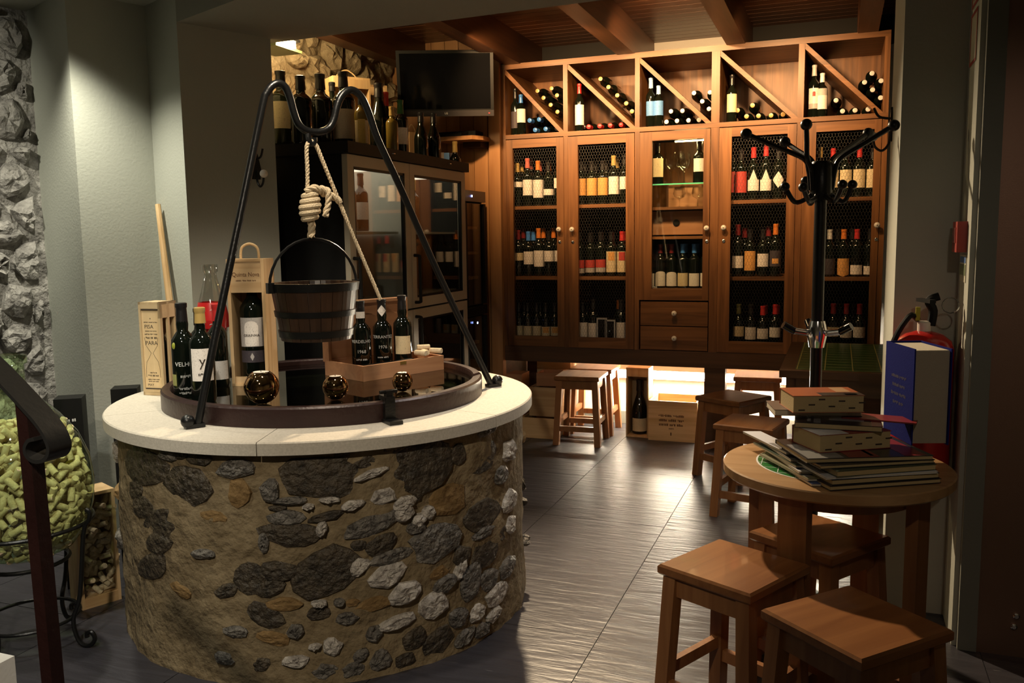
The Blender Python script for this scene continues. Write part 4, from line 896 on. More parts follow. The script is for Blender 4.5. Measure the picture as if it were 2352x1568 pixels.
for y0,y1 in((FY0+.002,FYM-.002),(FYM+.002,FY1-.002)):
    for z0,z1,up in((.11,.975,0),(.985,FZT-.004,1)):
        w=.055; dmb=MB().bx(FX-.03,FX,y0,y0+w,z0,z1).bx(FX-.03,FX,y1-w,y1,z0,z1).bx(FX-.03,FX,y0+w,y1-w,z0,z0+w).bx(FX-.03,FX,y0+w,y1-w,z1-w,z1)
        dd=fpart(dmb,'door',M['steel']); 
        g=.012; MB().bx(FX-.022,FX-.004,y0+w,y0+w+g,z0+w,z1-w).bx(FX-.022,FX-.004,y1-w-g,y1-w,z0+w,z1-w).bx(FX-.022,FX-.004,y0+w,y1-w,z0+w,z0+w+g).bx(FX-.022,FX-.004,y0+w,y1-w,z1-w-g,z1-w).build('seal',M['black'],dd)
        MB().bx(FX-.018,FX-.013,y0+w,y1-w,z0+w,z1-w).build('pane',M['glass_fridge'],dd)
        zc=z0+.03 if up else z1-.30
        hy=y0+.028
        MB().tube(smooth_path([(FX,hy,zc),(FX+.032,hy,zc+.004),(FX+.034,hy,zc+.03),(FX+.034,hy,zc+.23),(FX+.032,hy,zc+.256),(FX,hy,zc+.26)],3),.009,8).build('handle',M['blackmatte'],dd,smooth=True)
        for q in(.07,.52):
            zz_=z0+(z1-z0)*q; fpart(MB().bx(X0+.03,FX-.06,y0+.03,y1-.03,zz_,zz_+.012),'shelf',plain('fridge_shelf',(.5,.46,.36),.4))
    fpart(MB().lathe([(.014,0),(.014,.003)],14),'lock',M['chrome']).location=-FO+Vector((FX+.02,(y0+y1)/2+.1,FZT+.028))
    fpart(MB().bx(X0+.02,FX-.05,y0+.02,y1-.02,FZT-.036,FZT-.031),'inner_lamp',plain('fridge_lamp',(1,1,1),emit=(1,.9,.7),es=1.4))
for k,(y,z0,hl) in enumerate(((3.80,1.395,1),(3.90,1.395,1),(4.02,1.395,1),(4.42,1.395,1),(4.52,1.395,1),(4.62,1.395,1),(3.82,.561,0),(4.55,.561,0),(4.68,.561,0))):
    bottle(f'dark bottle inside the fridge, {ORD[k]} along its shelves',(FX-.16,y,z0+.013),.30,.038,'bordeaux',('dark','gold')[k%2],[('lwhite',.06,.15)] if k%2==0 else (),rz=R(50),group='bottles inside the glass door fridge')
# slim second cooler
X1=FX-.02; cy0,cy1=5.06,5.40
co=thing('wine_cooler','slim black wine cooler between the fridge and pine wall','fridge',(X1-.25,(cy0+cy1)/2,0)); CO=-Vector((X1-.25,(cy0+cy1)/2,0))
for mb,nm,mt in((MB().bx(X1-.5,X1-.03,cy0,cy0+.025,0,1.66),'side_panel',M['black']),(MB().bx(X1-.5,X1-.03,cy1-.025,cy1,0,1.66),'side_panel',M['black']),(MB().bx(X1-.5,X1-.48,cy0,cy1,0,1.66),'back_panel',M['blackmatte']),(MB().bx(X1-.5,X1,cy0,cy1,1.60,1.67),'top_panel',plain('coolertop',(.10,.07,.05),.35)),(MB().bx(X1-.5,X1,cy0,cy1,0,.08),'base',M['black']),(MB().bx(X1-.5,X1,cy0,cy1,.86,.92),'middle_panel',M['black'])):
    mb.build(nm,mt,co,loc=CO)
for z0,z1 in((.09,.85),(.93,1.59)):
    d_=MB().bx(X1-.03,X1,cy0,cy0+.03,z0,z1).bx(X1-.03,X1,cy1-.03,cy1,z0,z1).build('door',M['black'],co,loc=CO); MB().bx(X1-.02,X1-.015,cy0+.03,cy1-.03,z0,z1).build('pane',M['glass_fridge'],d_)
    for q in(.25,.5,.75): MB().bx(X1-.45,X1-.05,cy0+.03,cy1-.03,z0+(z1-z0)*q,z0+(z1-z0)*q+.018).build('rack',M['pine'],co,loc=CO)
for px,py in((1084,450),(1097,741)):
    p=P(px,py,X=X1+.003); MB().box((0,0,0),(.003,.012,.012)).build('blue_indicator',plain('led',(.2,.3,1),emit=(.25,.35,1),es=12),co,loc=CO+p)
# ---- bottles and boxes on the fridge
TZ=FZT+.0555
def ontop(desc,px,ytop,X,r_,capc,labs=(),kind='bordeaux',body=None,capfr=.2,hmin=.2):
    p=P(px,ytop,X=X); h=max(hmin,p.z-TZ); return bottle(desc,(X,p.y,TZ),h,r_,kind,capc,labs,body=body,capfr=capfr,group='bottles standing on the fridge')
ontop('large bottle with cream label at the left end on the fridge',643,163,-2.60,.058,'dark',[('cream',.08,.21,66)],body=M['bottle_green'])
ontop('plain dark bottle second from left on the fridge',689,177,-2.46,.055,'dark',())
ontop('tall plain magnum third from left on the fridge',734,172,-2.50,.060,'dark',())
ontop('small dark-capped bottle with gold neck on the fridge',762,190,-2.60,.040,'dark',[('cream',.05,.12)],capfr=.12)
ontop('dark bottle with wide pale label in front of the rope-handled box',787,168,-2.42,.058,'dark',[('grey',.05,.20,70)])
ontop('pale yellow bottle with yellow label beside the rope-handled box',828,215,-2.30,.036,'dark',[('lyellow',.02,.14,30),('cream',.02,.135,66,'rect',.0005)],body=M['bottle_amber'])
ontop('big black magnum in the middle of the fridge top',869,194,-2.36,.058,'dark',(),kind='burgundy')
ontop('slim red-capped bottle behind the black magnum',886,212,-2.52,.036,'red',())
ontop('small golden-capped amber bottle on the fridge',899,245,-2.245,.033,'gold',(),body=M['bottle_amber'])
ontop('green-capped bottle with white label on the fridge',919,232,-2.28,.040,'green',[('lwhite',.05,.14)],capfr=.26)
ontop('left of two plain black bottles at the right end of the fridge',966,262,-2.30,.042,'dark',(),kind='burgundy')
ontop('right of two plain black bottles at the right end of the fridge',995,262,-2.28,.042,'dark',(),kind='burgundy')
bottle('gold-capped bottle with white label standing on the slim cooler',(FX-.10,5.10,1.672),.30,.038,'bordeaux','gold',[('lwhite',.06,.16)],capfr=.22)
def crate_box(name,label,loc,rz,w,d,h,mat,handle=False,window=False):
    t=thing(name,label,'box',loc,rz)
    if window:
        MB().bx(-w/2,-w/2+.010,-d/2,d/2,0,h).build('side_board',mat,t); MB().bx(w/2-.010,w/2,-d/2,d/2,0,h).build('side_board',mat,t)
        MB().bx(-w/2,w/2,d/2-.008,d/2,0,h).build('back_board',mat,t); MB().bx(-w/2+.010,w/2-.010,-d/2,d/2-.008,h-.012,h).build('top_board',mat,t); MB().bx(-w/2+.01,w/2-.01,-d/2,d/2-.008,0,.012).build('bottom_board',mat,t)
        MB().bx(-w/2+.010,w/2-.010,-d/2,-d/2+.008,h-.06,h-.012).build('front_rail',mat,t)
    else:
        MB().bx(-w/2,w/2,-d/2,-d/2+.012,0,h).build('front_board',mat,t); MB().bx(-w/2,w/2,d/2-.012,d/2,0,h).build('back_board',mat,t)
        MB().bx(-w/2,-w/2+.012,-d/2+.012,d/2-.012,0,h).build('side_board',mat,t); MB().bx(w/2-.012,w/2,-d/2+.012,d/2-.012,0,h).build('side_board',mat,t); MB().bx(-w/2+.012,w/2-.012,-d/2+.012,d/2-.012,0,.012).build('bottom_board',mat,t)
    if handle: MB().tube(smooth_path([(-w*.25,0,h-.01),(-w*.24,0,h+.02),(0,0,h+.05),(w*.24,0,h+.02),(w*.25,0,h-.01)],5),.004,6).build('rope_handle',M['jute'],t,smooth=True)
    return t
p=P(792,178,X=-2.62); crate_box('wooden_box','pale wooden box with rope handle standing on the fridge',(-2.64,p.y+.05,TZ),R(52),.22,.16,p.z-TZ,M['crate_z'],True,True)
p=P(705,205,X=-2.72); crate_box('wooden_crate','reddish open crate behind the bottles on the fridge',(-2.76,p.y-.06,TZ),R(80),.34,.12,.29,M['box_red'])
p=P(882,190,X=-2.55); crate_box('arched_box','slim wooden frame box behind the black magnum on the fridge',(-2.66,p.y+.08,TZ),R(45),.13,.09,p.z-TZ,M['crate_z'],False,True)
p=P(940,232,X=-2.45); crate_box('small_box','small wooden box near right end of the fridge top',(-2.44,p.y,TZ),R(62),.10,.10,.17,M['crate_z'],True)
# ---- television
tvc=P(1023,192,Y=5.03); tv=thing('television','black flat screen television on an arm above the fridge','television',tvc,rot=(R(13),0,R(22)))
w,h=.60,.395
MB().bx(-w/2,w/2,0,.035,-h/2,h/2).build('casing',M['black'],tv); MB().bx(-w/2+.02,w/2-.02,-.0015,0,-h/2+.045,h/2-.018).build('screen',plain('screen',(.003,.003,.0035),.08,spec=.3),tv)
bz=MB().bx(-w/2,w/2,-.004,0,-h/2,-h/2+.036).build('bezel',plain('bezel',(.035,.032,.034),.25),tv)
text('LG',.017,M['print_white'],bz,(0,-.0045,-h/2+.018)); MB().box((w/2-.03,-.005,-h/2+.018),(.008,.002,.004)).build('red_indicator',plain('ledred',(.6,.02,.02),emit=(1,.05,.03),es=2),bz)
MB().tube([(0,.035,0),(.0,.25,0),(.04,.44,-.02)],.02,8).build('wall_arm',M['iron'],tv)
# shelf with receiver
a=P(1015,318,Y=5.36); b=P(1108,318,Y=5.36)
wsf=thing('wall_shelf','small pine shelf fixed to the board wall below the television','shelf',((a.x+b.x)/2,5.38,a.z-.012))
sw=b.x-a.x+.02; MB().prism([(-sw/2,.12),(-sw/2,-.10),(sw/2-.05,-.10),(sw/2,-.03),(sw/2,.12)],-.014,.012).build('board',M['pine'],wsf); MB().prism([(-.02,.12),(sw/2-.02,.12),(sw/2-.05,.04),(-.02,.04)],-.05,-.0145).build('bracket',M['oak_dark'],wsf)
rc=thing('receiver','flat black receiver box lying on the small pine shelf','receiver',((a.x+b.x)/2-.02,5.385,a.z+.0015)); MB().box((0,0,.017),(sw*.86,.13,.033)).build('case',M['black'],rc); MB().box((.06,-.066,.017),(.05,.002,.02)).build('display',M['black_gloss'],rc)
for k,(px,c) in enumerate(((1028,'grey'),(1036,'lbluelab'),(1046,'ldark'))):
    p=P(px,345,Y=5.40); o=thing('boxed_bottle',f'{["grey","blue","dark"][k]} narrow bottle carton on the cooler under the shelf','box',(p.x,5.30+.03*k,1.672),R(20)); MB().box((0,0,.13),(.035,.035,.26)).build('carton',plain('carton'+c,COL[c],.5),o); MB().box((0,-.018,.19),(.024,.002,.05)).build('label',lab('lwhite'),o)
# ================================================================== COAT HOOKS on walls
def wall_hook(label,p,n,drop=1):
    t=thing('coat_hook',label,'hook',p); n=Vector(n).normalized(); s=n.cross(Vector((0,0,1)))
    mb=MB(); mb.add([tuple(s*x+Vector((0,0,z))+n*y) for y in(0,.008) for x,z in((-.02,-.05),(.02,-.05),(.025,.0),(.012,.06),(0,.085),(-.012,.06),(-.025,0))],[(0,1,2,3,4,5,6),(13,12,11,10,9,8,7)]+[(k,(k+1)%7,7+(k+1)%7,7+k) for k in range(7)]).build('plate',M['iron'],t)
    MB().tube(smooth_path([n*.008+Vector((0,0,-.01)),n*.012+Vector((0,0,-.06)),n*.035+Vector((0,0,-.085)),n*.06+Vector((0,0,-.07)),n*.068+Vector((0,0,-.045))],4),.005,8).build('wire',M['iron'],t,smooth=True)
    MB().ball(n*.070+Vector((0,0,-.028)),.019).build('ball',M['porcelain'],t,smooth=True)
    MB().tube(smooth_path([n*.008+Vector((0,0,.04)),n*.05+Vector((0,0,.05)),n*.07+Vector((0,0,.085))],4),.005,8).build('upper_wire',M['iron'],t,smooth=True)
nD=Vector((e1.y,-e1.x,0)); pD=cD0+e1*.30
wall_hook('ornate iron coat hook with white ball on the dark left wall',(ray_hit(585,370,cD0,e1).x+.002,ray_hit(585,370,cD0,e1).y,1.70),nD)
wall_hook('iron coat hook with white ball on the right pillar',(.185,3.84,P(2040,315,X=.186).z),(-1,0,0))
# leaning wooden stick
a=P(358,470,Y=3.16); b=P(440,880,Y=2.98)
sk=thing('wooden_stick','long pale wooden stick leaning in the corner of the left wall','stick',(-2.62,2.96,0)); A_=Vector((a.x+.03,a.y-.02,a.z))-Vector((-2.62,2.96,0))
MB().tube([(0,0,.01),A_*.5+Vector((.004,0,0)),A_],[.022,.018,.012],8).build('shaft',M['crate_z'],sk,smooth=True)
# ================================================================== STOOLS
_sm={}
def stool_meshes():
    s=.30
    seat=MB()

    v=[]; rings=[(s/2-.006,.430),(s/2,.436),(s/2,.454),(s/2-.006,.460)]
    for a,z in rings: v+=[(-a,-a,z),(a,-a,z),(a,a,z),(-a,a,z)]
    f=[(3,2,1,0),(12,13,14,15)]
    for q in range(3): f+=[(q*4+i,q*4+(i+1)%4,q*4+4+(i+1)%4,q*4+4+i) for i in range(4)]
    _sm['seat']=MB().add(v,f).mesh('seat',M['stool'])
    t0,t1=.118,.140
    def leg(sx,sy):
        v=[]; 
        for c,z,w in((t1,0,.020),(t0,.430,.020)):
            v+=[(sx*c-w,sy*c-w,z),(sx*c+w,sy*c-w,z),(sx*c+w,sy*c+w,z),(sx*c-w,sy*c+w,z)]
        return MB().add(v,[(3,2,1,0),(4,5,6,7)]+[(i,(i+1)%4,4+(i+1)%4,4+i) for i in range(4)]).mesh('leg',M['stool_z'])
    _sm['legs']=[leg(a,b) for a,b in((-1,-1),(1,-1),(1,1),(-1,1))]
    ap=[]
    for k in range(4):
        m=MB(); 
        if k%2==0: m.box((0,(-1 if k==0 else 1)*.119,.400),(.20,.018,.055))
        else: m.box(((-1 if k==1 else 1)*.119,0,.400),(.018,.20,.055))
        ap.append(m.mesh('apron',M['stool_z']))
    _sm['apron']=ap; stt=[]
    for k in range(4):
        m=MB(); z=.11 if k%2==0 else .155
        if k%2==0: m.box((0,(-1 if k==0 else 1)*.134,z),(.235,.020,.035))
        else: m.box(((-1 if k==1 else 1)*.131,0,z),(.020,.235,.035))
        stt.append(m.mesh('stretcher',M['stool_z']))
    _sm['st']=stt
stool_meshes()
def stool(label,x,y,rz,s=1):
    t=thing('wooden_stool',label,'stool',(x,y,.0005),R(rz),'square wooden stools'); 
    if s!=1: t.scale=(s,s,1)
    inst('seat',_sm['seat'],t)
    for m in _sm['legs']+_sm['apron']+_sm['st']: inst(m.name.split('.')[0],m,t)
stool('brightly lit square stool in front of the round table, left',-.248,2.354,-27,.98)
stool('square stool nearest the camera in the shadow of the round table',.059,2.095,-42)
stool('square stool pushed under the round table',-.032,2.69,-34,.97)
stool('farther of two dark stools left of the round table',-.536,4.94,-30)
stool('nearer of two dark stools left of the round table',-.375,4.275,-12,.96)
stool('dark stool silhouetted under the right half of the cabinet',-.47,5.76,3)
stool('front stool under the left half of the cabinet',-1.585,5.485,3)
stool('stool behind another under the left half of the cabinet',-1.585,5.83,2)
# ================================================================== ROUND TABLE
TC=Vector((.008,2.69,0)); TH=.68
tb=thing('round_table','round wooden table with green inlay carrying the book stack','table',TC)
MB().lathe([(.318,TH-.034),(.325,TH-.028),(.325,TH-.004),(.321,TH-.0005),(.0005,TH-.0005)],64,cap1=False).build('table_top',M['table'],tb,smooth=True,ang=30)
MB().lathe([(.228,TH-.0005),(.228,TH+.0004),(.0005,TH+.0004)],56,cap0=False,cap1=False).build('inlay_rim',M['white'],tb)
inl=MB().lathe([(.223,TH),(.223,TH+.0008),(.0005,TH+.0008)],56,cap0=False,cap1=False).build('green_inlay',plain('tile_green',(.025,.16,.035),.18,var=.35,vscale=18),tb)
for k in range(-4,5):
    for ax in(0,1):
        L=2*math.sqrt(max(0,.222**2-(k*.052)**2)); MB().box((0,k*.052,TH+.0009) if ax==0 else (k*.052,0,TH+.0009),(L,.0022,.0006) if ax==0 else (.0022,L,.0006)).build('inlay_line',M['print_white'],inl)
MB().lathe([(.20,TH-.085),(.225,TH-.085),(.225,TH-.034),(.20,TH-.034),(.20,TH-.085)],48,cap0=False,cap1=False).build('apron',M['stool_z'],tb,smooth=True,ang=30)
for k,an in enumerate((245,155,65,335)):
    a=R(an); MB().box((.243*math.cos(a),.243*math.sin(a),(TH-.035)/2),(.034,.086,TH-.035),a).build('leg',M['stool_z'],tb)

MB().box((0,0,.05),(.034,.44,.06),R(245-90)).build('cross_bar',M['stool_z'],tb); MB().box((0,0,.05),(.44,.034,.06),R(245-90)).build('cross_bar',M['stool_z'],tb)
# ---- second table with green lined top
t2=thing('green_table','rectangular table with green lined top beside the cabinet','table',(.06,4.83,0))
tx0,tx1,ty0,ty1=-.31,.30,-.585,.585
MB().bx(tx0,tx1,ty0,ty1,.685,.72).build('table_top',M['oak_dark'],t2)
g2=MB().bx(tx0+.07,tx1-.02,ty0+.05,ty1-.03,.7195,.7212).build('green_inlay',plain('felt_green',(.03,.15,.04),.3,var=.3,vscale=10),t2)
ln=plain('line_yellow',(.65,.62,.22),.5)
for k in range(5): MB().bx(tx0+.075+k*.125,tx0+.079+k*.125,ty0+.05,ty1-.03,.7212,.7216).build('inlay_line',ln,g2)
for k in range(12): MB().bx(tx0+.07,tx1-.02,ty0+.06+k*.095,ty0+.062+k*.095,.7212,.7216).build('inlay_line',ln,g2)
for x in(tx0+.10,tx1-.04):
    for y in(ty0+.04,ty1-.04): MB().bx(x-.025,x+.025,y-.025,y+.025,0,.685).build('leg',M['oak_dark'],t2)
MB().bx(tx0+.03,tx1-.03,ty0+.03,ty0+.05,.60,.685).build('apron',M['oak_dark'],t2)
# ================================================================== BOOKS
def book(name,label,c,w,d,h,rz,cover,pages='paper',tilt=0,tabs=False,spine='w',cov2=None,letter=None,cth=.0016):
    t=thing(name,label,'book',c,0,None,(R(tilt),0,R(rz)))
    MB().bx(-w/2+.002,w/2-.003,-d/2+.001,d/2-.003,cth,h-cth).build('pages',M[pages],t)
    cv=MB().bx(-w/2,w/2,-d/2,d/2,h-cth,h).build('cover',cover,t)
    MB().bx(-w/2,w/2,-d/2,d/2,0,cth).build('back_cover',cover,t); MB().bx(-w/2,w/2,d/2-.002,d/2,cth,h-cth).build('spine',cover,t)
    if tabs:
        rt=random.Random(len(label))
        for k in range(7): x=-w*.42+w*.84*k/6; MB().bx(x,x+w*.09,-d/2+.0002,-d/2+.0015,h*(.12+.72*((k*3)%7)/7),h*(.12+.72*((k*3)%7)/7)+.004).build('thumb_index',M['ink'],t)
    if cov2:
        for (x0,x1,y0,y1,m_) in cov2: MB().bx(x0*w,x1*w,y0*d,y1*d,h,h+.0005).build('cover_print',m_,cv)
    if name=='paperback' and cov2: scribble(d*.7,.012,M['print_white'],cv,(-.34*w,0,h+.0007),rot=(0,0,R(90)),seed=70,words=1)
    if letter: text(letter[0],letter[1],M['print_white'],cv,(letter[2]*w,letter[3]*d,h+.0006),rot=(0,0,letter[4] if len(letter)>4 else 0),ext=.0002)
    return t
cRed=plain('cover_red',(.24,.02,.022),.35); cDk=plain('cover_dark',(.028,.024,.026),.3); cGrey=plain('cover_grey',(.24,.24,.24),.35); cWh=plain('cover_white',(.72,.72,.75),.35); cBl=plain('cover_blue',(.06,.10,.30),.3); cOr=plain('cover_orange',(.42,.12,.05),.3); cGreen=plain('cover_green',(.05,.07,.045),.35); cOl=plain('cover_olive',(.22,.21,.13),.4)
def at(px,py,z): p=P(px,py,Z=z); return (p.x,p.y,z)
z=TH+.0016
def put(name,label,corner,rz,w,d,h,cover,**k):
    global z
    c=Vector((corner[0],corner[1],0))+Matrix.Rotation(R(rz),3,'Z')@Vector((w/2,d/2,0)); o=book(name,label,(c.x,c.y,z),w,d,h,rz,cover,**k); z+=h+.0008; return o
put('large_book','black-covered large book at the bottom of the stack',(-.004,2.385),31,.33,.23,.012,cDk,pages='pages_tan')
put('large_book','large thin book with red print strip, second from bottom of stack',(.0,2.395),31,.32,.225,.014,cDk,pages='pages_tan',cov2=[(-.1,.1,-.5,-.42,cRed)])
put('large_book','pale grey-edged magazine third from bottom of the stack',(-.015,2.392),29,.325,.225,.006,cWh)
put('large_book','large book with dark cover fourth from bottom of the stack',(.012,2.40),32,.30,.215,.016,cGreen,pages='pages_tan')
put('large_book','black hardback in the middle of the stack',(-.03,2.405),29,.335,.23,.010,cDk,pages='pages_tan')
put('large_book','dark picture book with red blocks on cover under the thick guide',(-.066,2.415),24,.355,.235,.012,cDk,pages='pages_tan',cov2=[(-.16,.08,-.48,.4,cRed),(.28,.45,-.48,.4,cRed),(.02,.05,-.44,.4,cWh),(-.48,-.2,-.48,.2,cGrey)])
zb=z
put('thick_guide','lower thick wine guide with thumb-indexed pages and red cover',(-.035,2.490),33,.225,.145,.050,cRed,pages='pages_tan',tabs=True,cov2=[(-.5,-.1,-.5,.5,cWh)])
put('paperback','dark paperback with bottle drawing on cover lying on the lower guide',(-.106,2.572),1,.235,.145,.016,cDk,pages='pages_tan',cov2=[(.38,.5,-.5,.5,cRed),(-.28,-.2,-.45,.45,cGrey),(-.1,.3,-.12,.12,cGrey)])
put('red_booklet','thin red booklet jutting out to the right under the blue book',(.02,2.66),-9,.20,.085,.004,cRed)
put('paperback','grey-brown paperback under the top wine guide',(-.165,2.62),14,.25,.145,.018,plain('cover_brown',(.16,.11,.08),.35))
put('thick_guide','top thick wine guide with orange cover on the stack',(-.112,2.580),19,.205,.14,.050,cOr,pages='pages_tan',tabs=True,cov2=[(-.1,.5,-.5,-.15,cDk),(.2,.4,-.1,.45,plain('cover_tan',(.5,.30,.16),.4)),(.25,.42,-.45,-.3,cWh)])
# magazines fanned out behind and left of the books
zm=TH+.0022
for k,(cx_,cy2,rz,cv,nm) in enumerate(((-.040,2.415,27,cBl,'blue photo magazine lowest of the fanned pile'),(-.050,2.430,31,cOl,'olive-covered magazine in the fanned pile'),(-.075,2.470,24,cWh,'white magazine in the fanned pile'),(-.085,2.500,29,cGreen,'dark green magazine in the fanned pile'),(-.100,2.530,25,cGrey,'grey magazine with white edge on the fanned pile'),(-.115,2.575,31,cWh,'white magazine at the top of the fanned pile'))):
    t=thing('magazine',nm+' left of the books','magazine',(cx_-.012,cy2,zm+.0085*k),0,'magazines fanned beside the books',(0,R(3),R(rz)))
    w2=.045 if k<99 else .2
    MB().bx(0,.06,0,.285,0,.0055).build('pages',M['paper'],t); MB().bx(-.001,.061,-.001,.286,.0055,.0065).build('cover',cv,t); MB().bx(.004,.02,.02,.12,.0065,.0068).build('cover_print',(cDk,cGrey,cBl,cOl,cDk,cGrey)[k],t)
# standing blue book
bb=thing('blue_book','thick blue hardback standing upright on the round table','book',(.212,2.66,zb+.0005),R(19))
bw,bd,bh_=.102,.20,.277; clb=plain('cloth_blue',(.010,.015,.15),.9,spec=.05,bump=.15,bscale=400)
MB().bx(-.004,0,0,bd,0,bh_).build('front_cover',clb,bb); MB().bx(bw-.004,bw,0,bd,0,bh_).build('back_cover',clb,bb); MB().bx(0,bw-.004,bd-.004,bd,0,bh_).build('spine',clb,bb)
MB().bx(.0005,bw-.0045,.008,bd-.0045,.004,bh_-.007).build('pages',plain('page_edge',(.42,.36,.28),.8,bump=.3,bscale=400),bb)
MB().bx(.004,bw-.006,.010,bd-.006,bh_-.007,bh_-.005).build('page_top',M['paper'],bb)
for k,w_ in enumerate((.10,.085,.10,.07)): scribble(w_,.010,plain('giltprint',(.035,.03,.085),.6),bb,(-.0045,bd/2,bh_*.66-.026*k),rot=(R(90),0,R(-90)),seed=60+k,words=2)
# ---- fire extinguisher
ex=thing('fire_extinguisher','red fire extinguisher with black handle behind the blue book','extinguisher',(.275,3.185,.50)); rd=plain('ext_red',(.42,.015,.012),.22)
ez=P(2137,768,Y=3.185).z-.50
MB().lathe([(.075,0),(.092,.02),(.094,.05),(.094,ez-.05),(.085,ez-.02),(.06,ez),(.025,ez+.012)],28).build('cylinder',rd,ex,smooth=True,ang=50)
MB().lathe([(.022,ez+.01),(.022,ez+.04),(.016,ez+.045)],14).build('collar',M['porcelain'],ex,smooth=True)
MB().tube(smooth_path([(.02,0,ez+.03),(.025,0,ez+.08),(.01,-.01,ez+.115),(.04,-.01,ez+.13)],4),.014,8).build('valve',M['black'],ex,smooth=True)
MB().box((.0,-.02,ez+.115),(.02,.10,.012),R(20)).build('lever',M['black'],ex); MB().tube([(.075+.025*math.cos(t),-.02,ez+.10+.025*math.sin(t)) for t in[2*math.pi*i/16 for i in range(16)]],.0025,6,True).build('pull_ring',M['chrome'],ex)
MB().box((-.022,-.012,ez+.07),(.014,.01,.045)).build('yellow_tag',plain('tagyellow',(.45,.40,.03),.5),ex)
MB().tube(smooth_path([(-.02,.0,ez+.05),(-.05,-.02,ez+.06),(-.10,-.03,ez-.05),(-.105,-.03,ez-.25)],5),.010,8).build('hose',M['black'],ex,smooth=True)
MB().bx(-.03,.03,.085,.118,ez-.12,ez-.06).build('wall_bracket',M['iron'],ex)
# ---- signs on the narrow wall (X=.385)
def sign(label,y0,y1,z0,z1,parts):
    t=thing('wall_sign',label,'sign',(.385,(y0+y1)/2,z0)); h=z1-z0; w=y1-y0
    for nm,ya,yb,za,zb,m_,d in parts: MB().bx(-d,-.0005 if d<.004 else 0,ya*w,yb*w,za*h,zb*h).build(nm,m_,t)
    return t
sgr=plain('sign_red',(.30,.03,.02),.4); sgc=plain('sign_cream',(.45,.43,.34),.5); sgb=plain('sign_blue',(.08,.16,.38),.4); sgg=plain('sign_green',(.16,.20,.11),.4)
zf=lambda py:P(2225,py,X=.385).z
def frame_sign(label,z0,z1):
    t=sign(label,3.12,3.26,z0,z1,[('plate',-.5,.5,0,1,sgc,.002)])
    MB().bx(-.003,-.002,-.07,-.06,0,z1-z0).build('border',sgr,t); MB().bx(-.003,-.002,.06,.07,0,z1-z0).build('border',sgr,t); MB().bx(-.003,-.002,-.06,.06,0,.01).build('border',sgr,t); MB().bx(-.003,-.002,-.06,.06,z1-z0-.01,z1-z0).build('border',sgr,t)
    return t
frame_sign('tall red-bordered sign high on the narrow right wall',zf(160),zf(52)); tt=frame_sign('topmost red-bordered sign above another on the right wall',zf(40),zf(-70))
MB().bx(-.004,-.003,-.03,.03,.02,.10).build('pictogram',sgr,tt)
al=sign('red fire alarm box on the narrow right wall',3.13,3.25,zf(580),zf(508),[('case',-.5,.5,0,1,sgr,.030)]); MB().bx(-.032,-.030,-.03,.03,.03,.08).build('call_glass',plain('alarm_glass',(.35,.06,.05),.2),al)
sg=sign('blue and green notice below the red alarm box',3.12,3.26,zf(652),zf(586),[('plate',-.5,.5,0,1,sgc,.002),('blue_band',-.46,.46,.70,.92,sgb,.003),('green_panel',-.46,.46,.25,.64,sgg,.003)])
# ================================================================== COAT STAND
cp=P(1881,600,Y=3.25); cs=thing('coat_stand','black coat stand with curved ball-tipped arms before the cabinet','coat stand',(cp.x,3.25,0)); cx,cy_=cp.x,3.25
rp_=.0205
def cz(px,py,dy=0): q=P(px,py,Y=3.25+dy); return Vector((q.x-cx,dy,q.z))
ztop=cz(1884,370).z
MB().lathe([(rp_,.03),(rp_,cz(1880,790).z)],18).build('pole',M['iron'],cs,smooth=True); MB().lathe([(rp_,cz(1880,745).z),(rp_,ztop-.05)],18).build('pole',M['iron'],cs,smooth=True)
MB().lathe([(.034,ztop-.135),(.038,ztop-.12),(.038,ztop-.01),(.030,ztop)],20).build('collar',M['iron'],cs,smooth=True)
MB().lathe([(.18,0),(.18,.012),(.05,.03),(.03,.05)],36).build('base',M['iron'],cs,smooth=True,ang=30)
up=[((1714,308),-.10),((1803,326),.20),((1852,286),-.05),((2053,288),.02),((1994,306),.24)]
for (q,dy) in up:
    tip=cz(*q,dy); d2=Vector((tip.x,tip.y,0)).normalized(); s0=Vector((d2.x*.036,d2.y*.036,ztop-.10)); s1=Vector((d2.x*.045,d2.y*.045,ztop-.03)); s2=Vector((d2.x*.065,d2.y*.065,ztop+.01)); mid=(s2+tip)/2
    am=MB().tube(smooth_path([s0,s1,s2,mid,tip],5),.009,8).build('arm',M['iron'],cs,smooth=True); MB().ball(tip,.020).build('ball_tip',M['iron'],am,smooth=True)
for (q,dy) in (((1803,429),-.06),((1845,430),-.16),((1935,424),-.14),((1958,424),-.02),((1900,415),.14),((1850,415),.12)):
    tip=cz(*q,dy); d2=Vector((tip.x,tip.y,0)).normalized(); s0=Vector((d2.x*.034,d2.y*.034,ztop-.115)); s1=Vector((d2.x*.05,d2.y*.05,ztop-.128)); s2=s1*.45+tip*.55; s2.z=min(s1.z,tip.z)-.012
    am=MB().tube(smooth_path([s0,s1,s2,tip],5),.0085,8).build('hook',M['iron'],cs,smooth=True); MB().ball(tip,.0165).build('ball_tip',M['iron'],am,smooth=True)
zc=cz(1867,765).z
MB().lathe([(.026,zc-.05),(.030,zc-.03),(.036,zc),(.030,zc+.03),(.026,zc+.045)],18).build('chrome_collar',M['chrome'],cs,smooth=True)
for s,dy in((-1,-.05),(1,-.05),(-.3,.09)):
    a=Vector((s*.02,0,zc)); b_=Vector((s*.078,dy*.8,zc+.012)); am=MB().tube([a,b_],.012,10).build('chrome_arm',M['chrome'],cs,smooth=True); MB().tube([b_,b_+Vector((s*.035,dy*.3,.022))],.014,10).build('grip',M['black_gloss'],am,smooth=True)
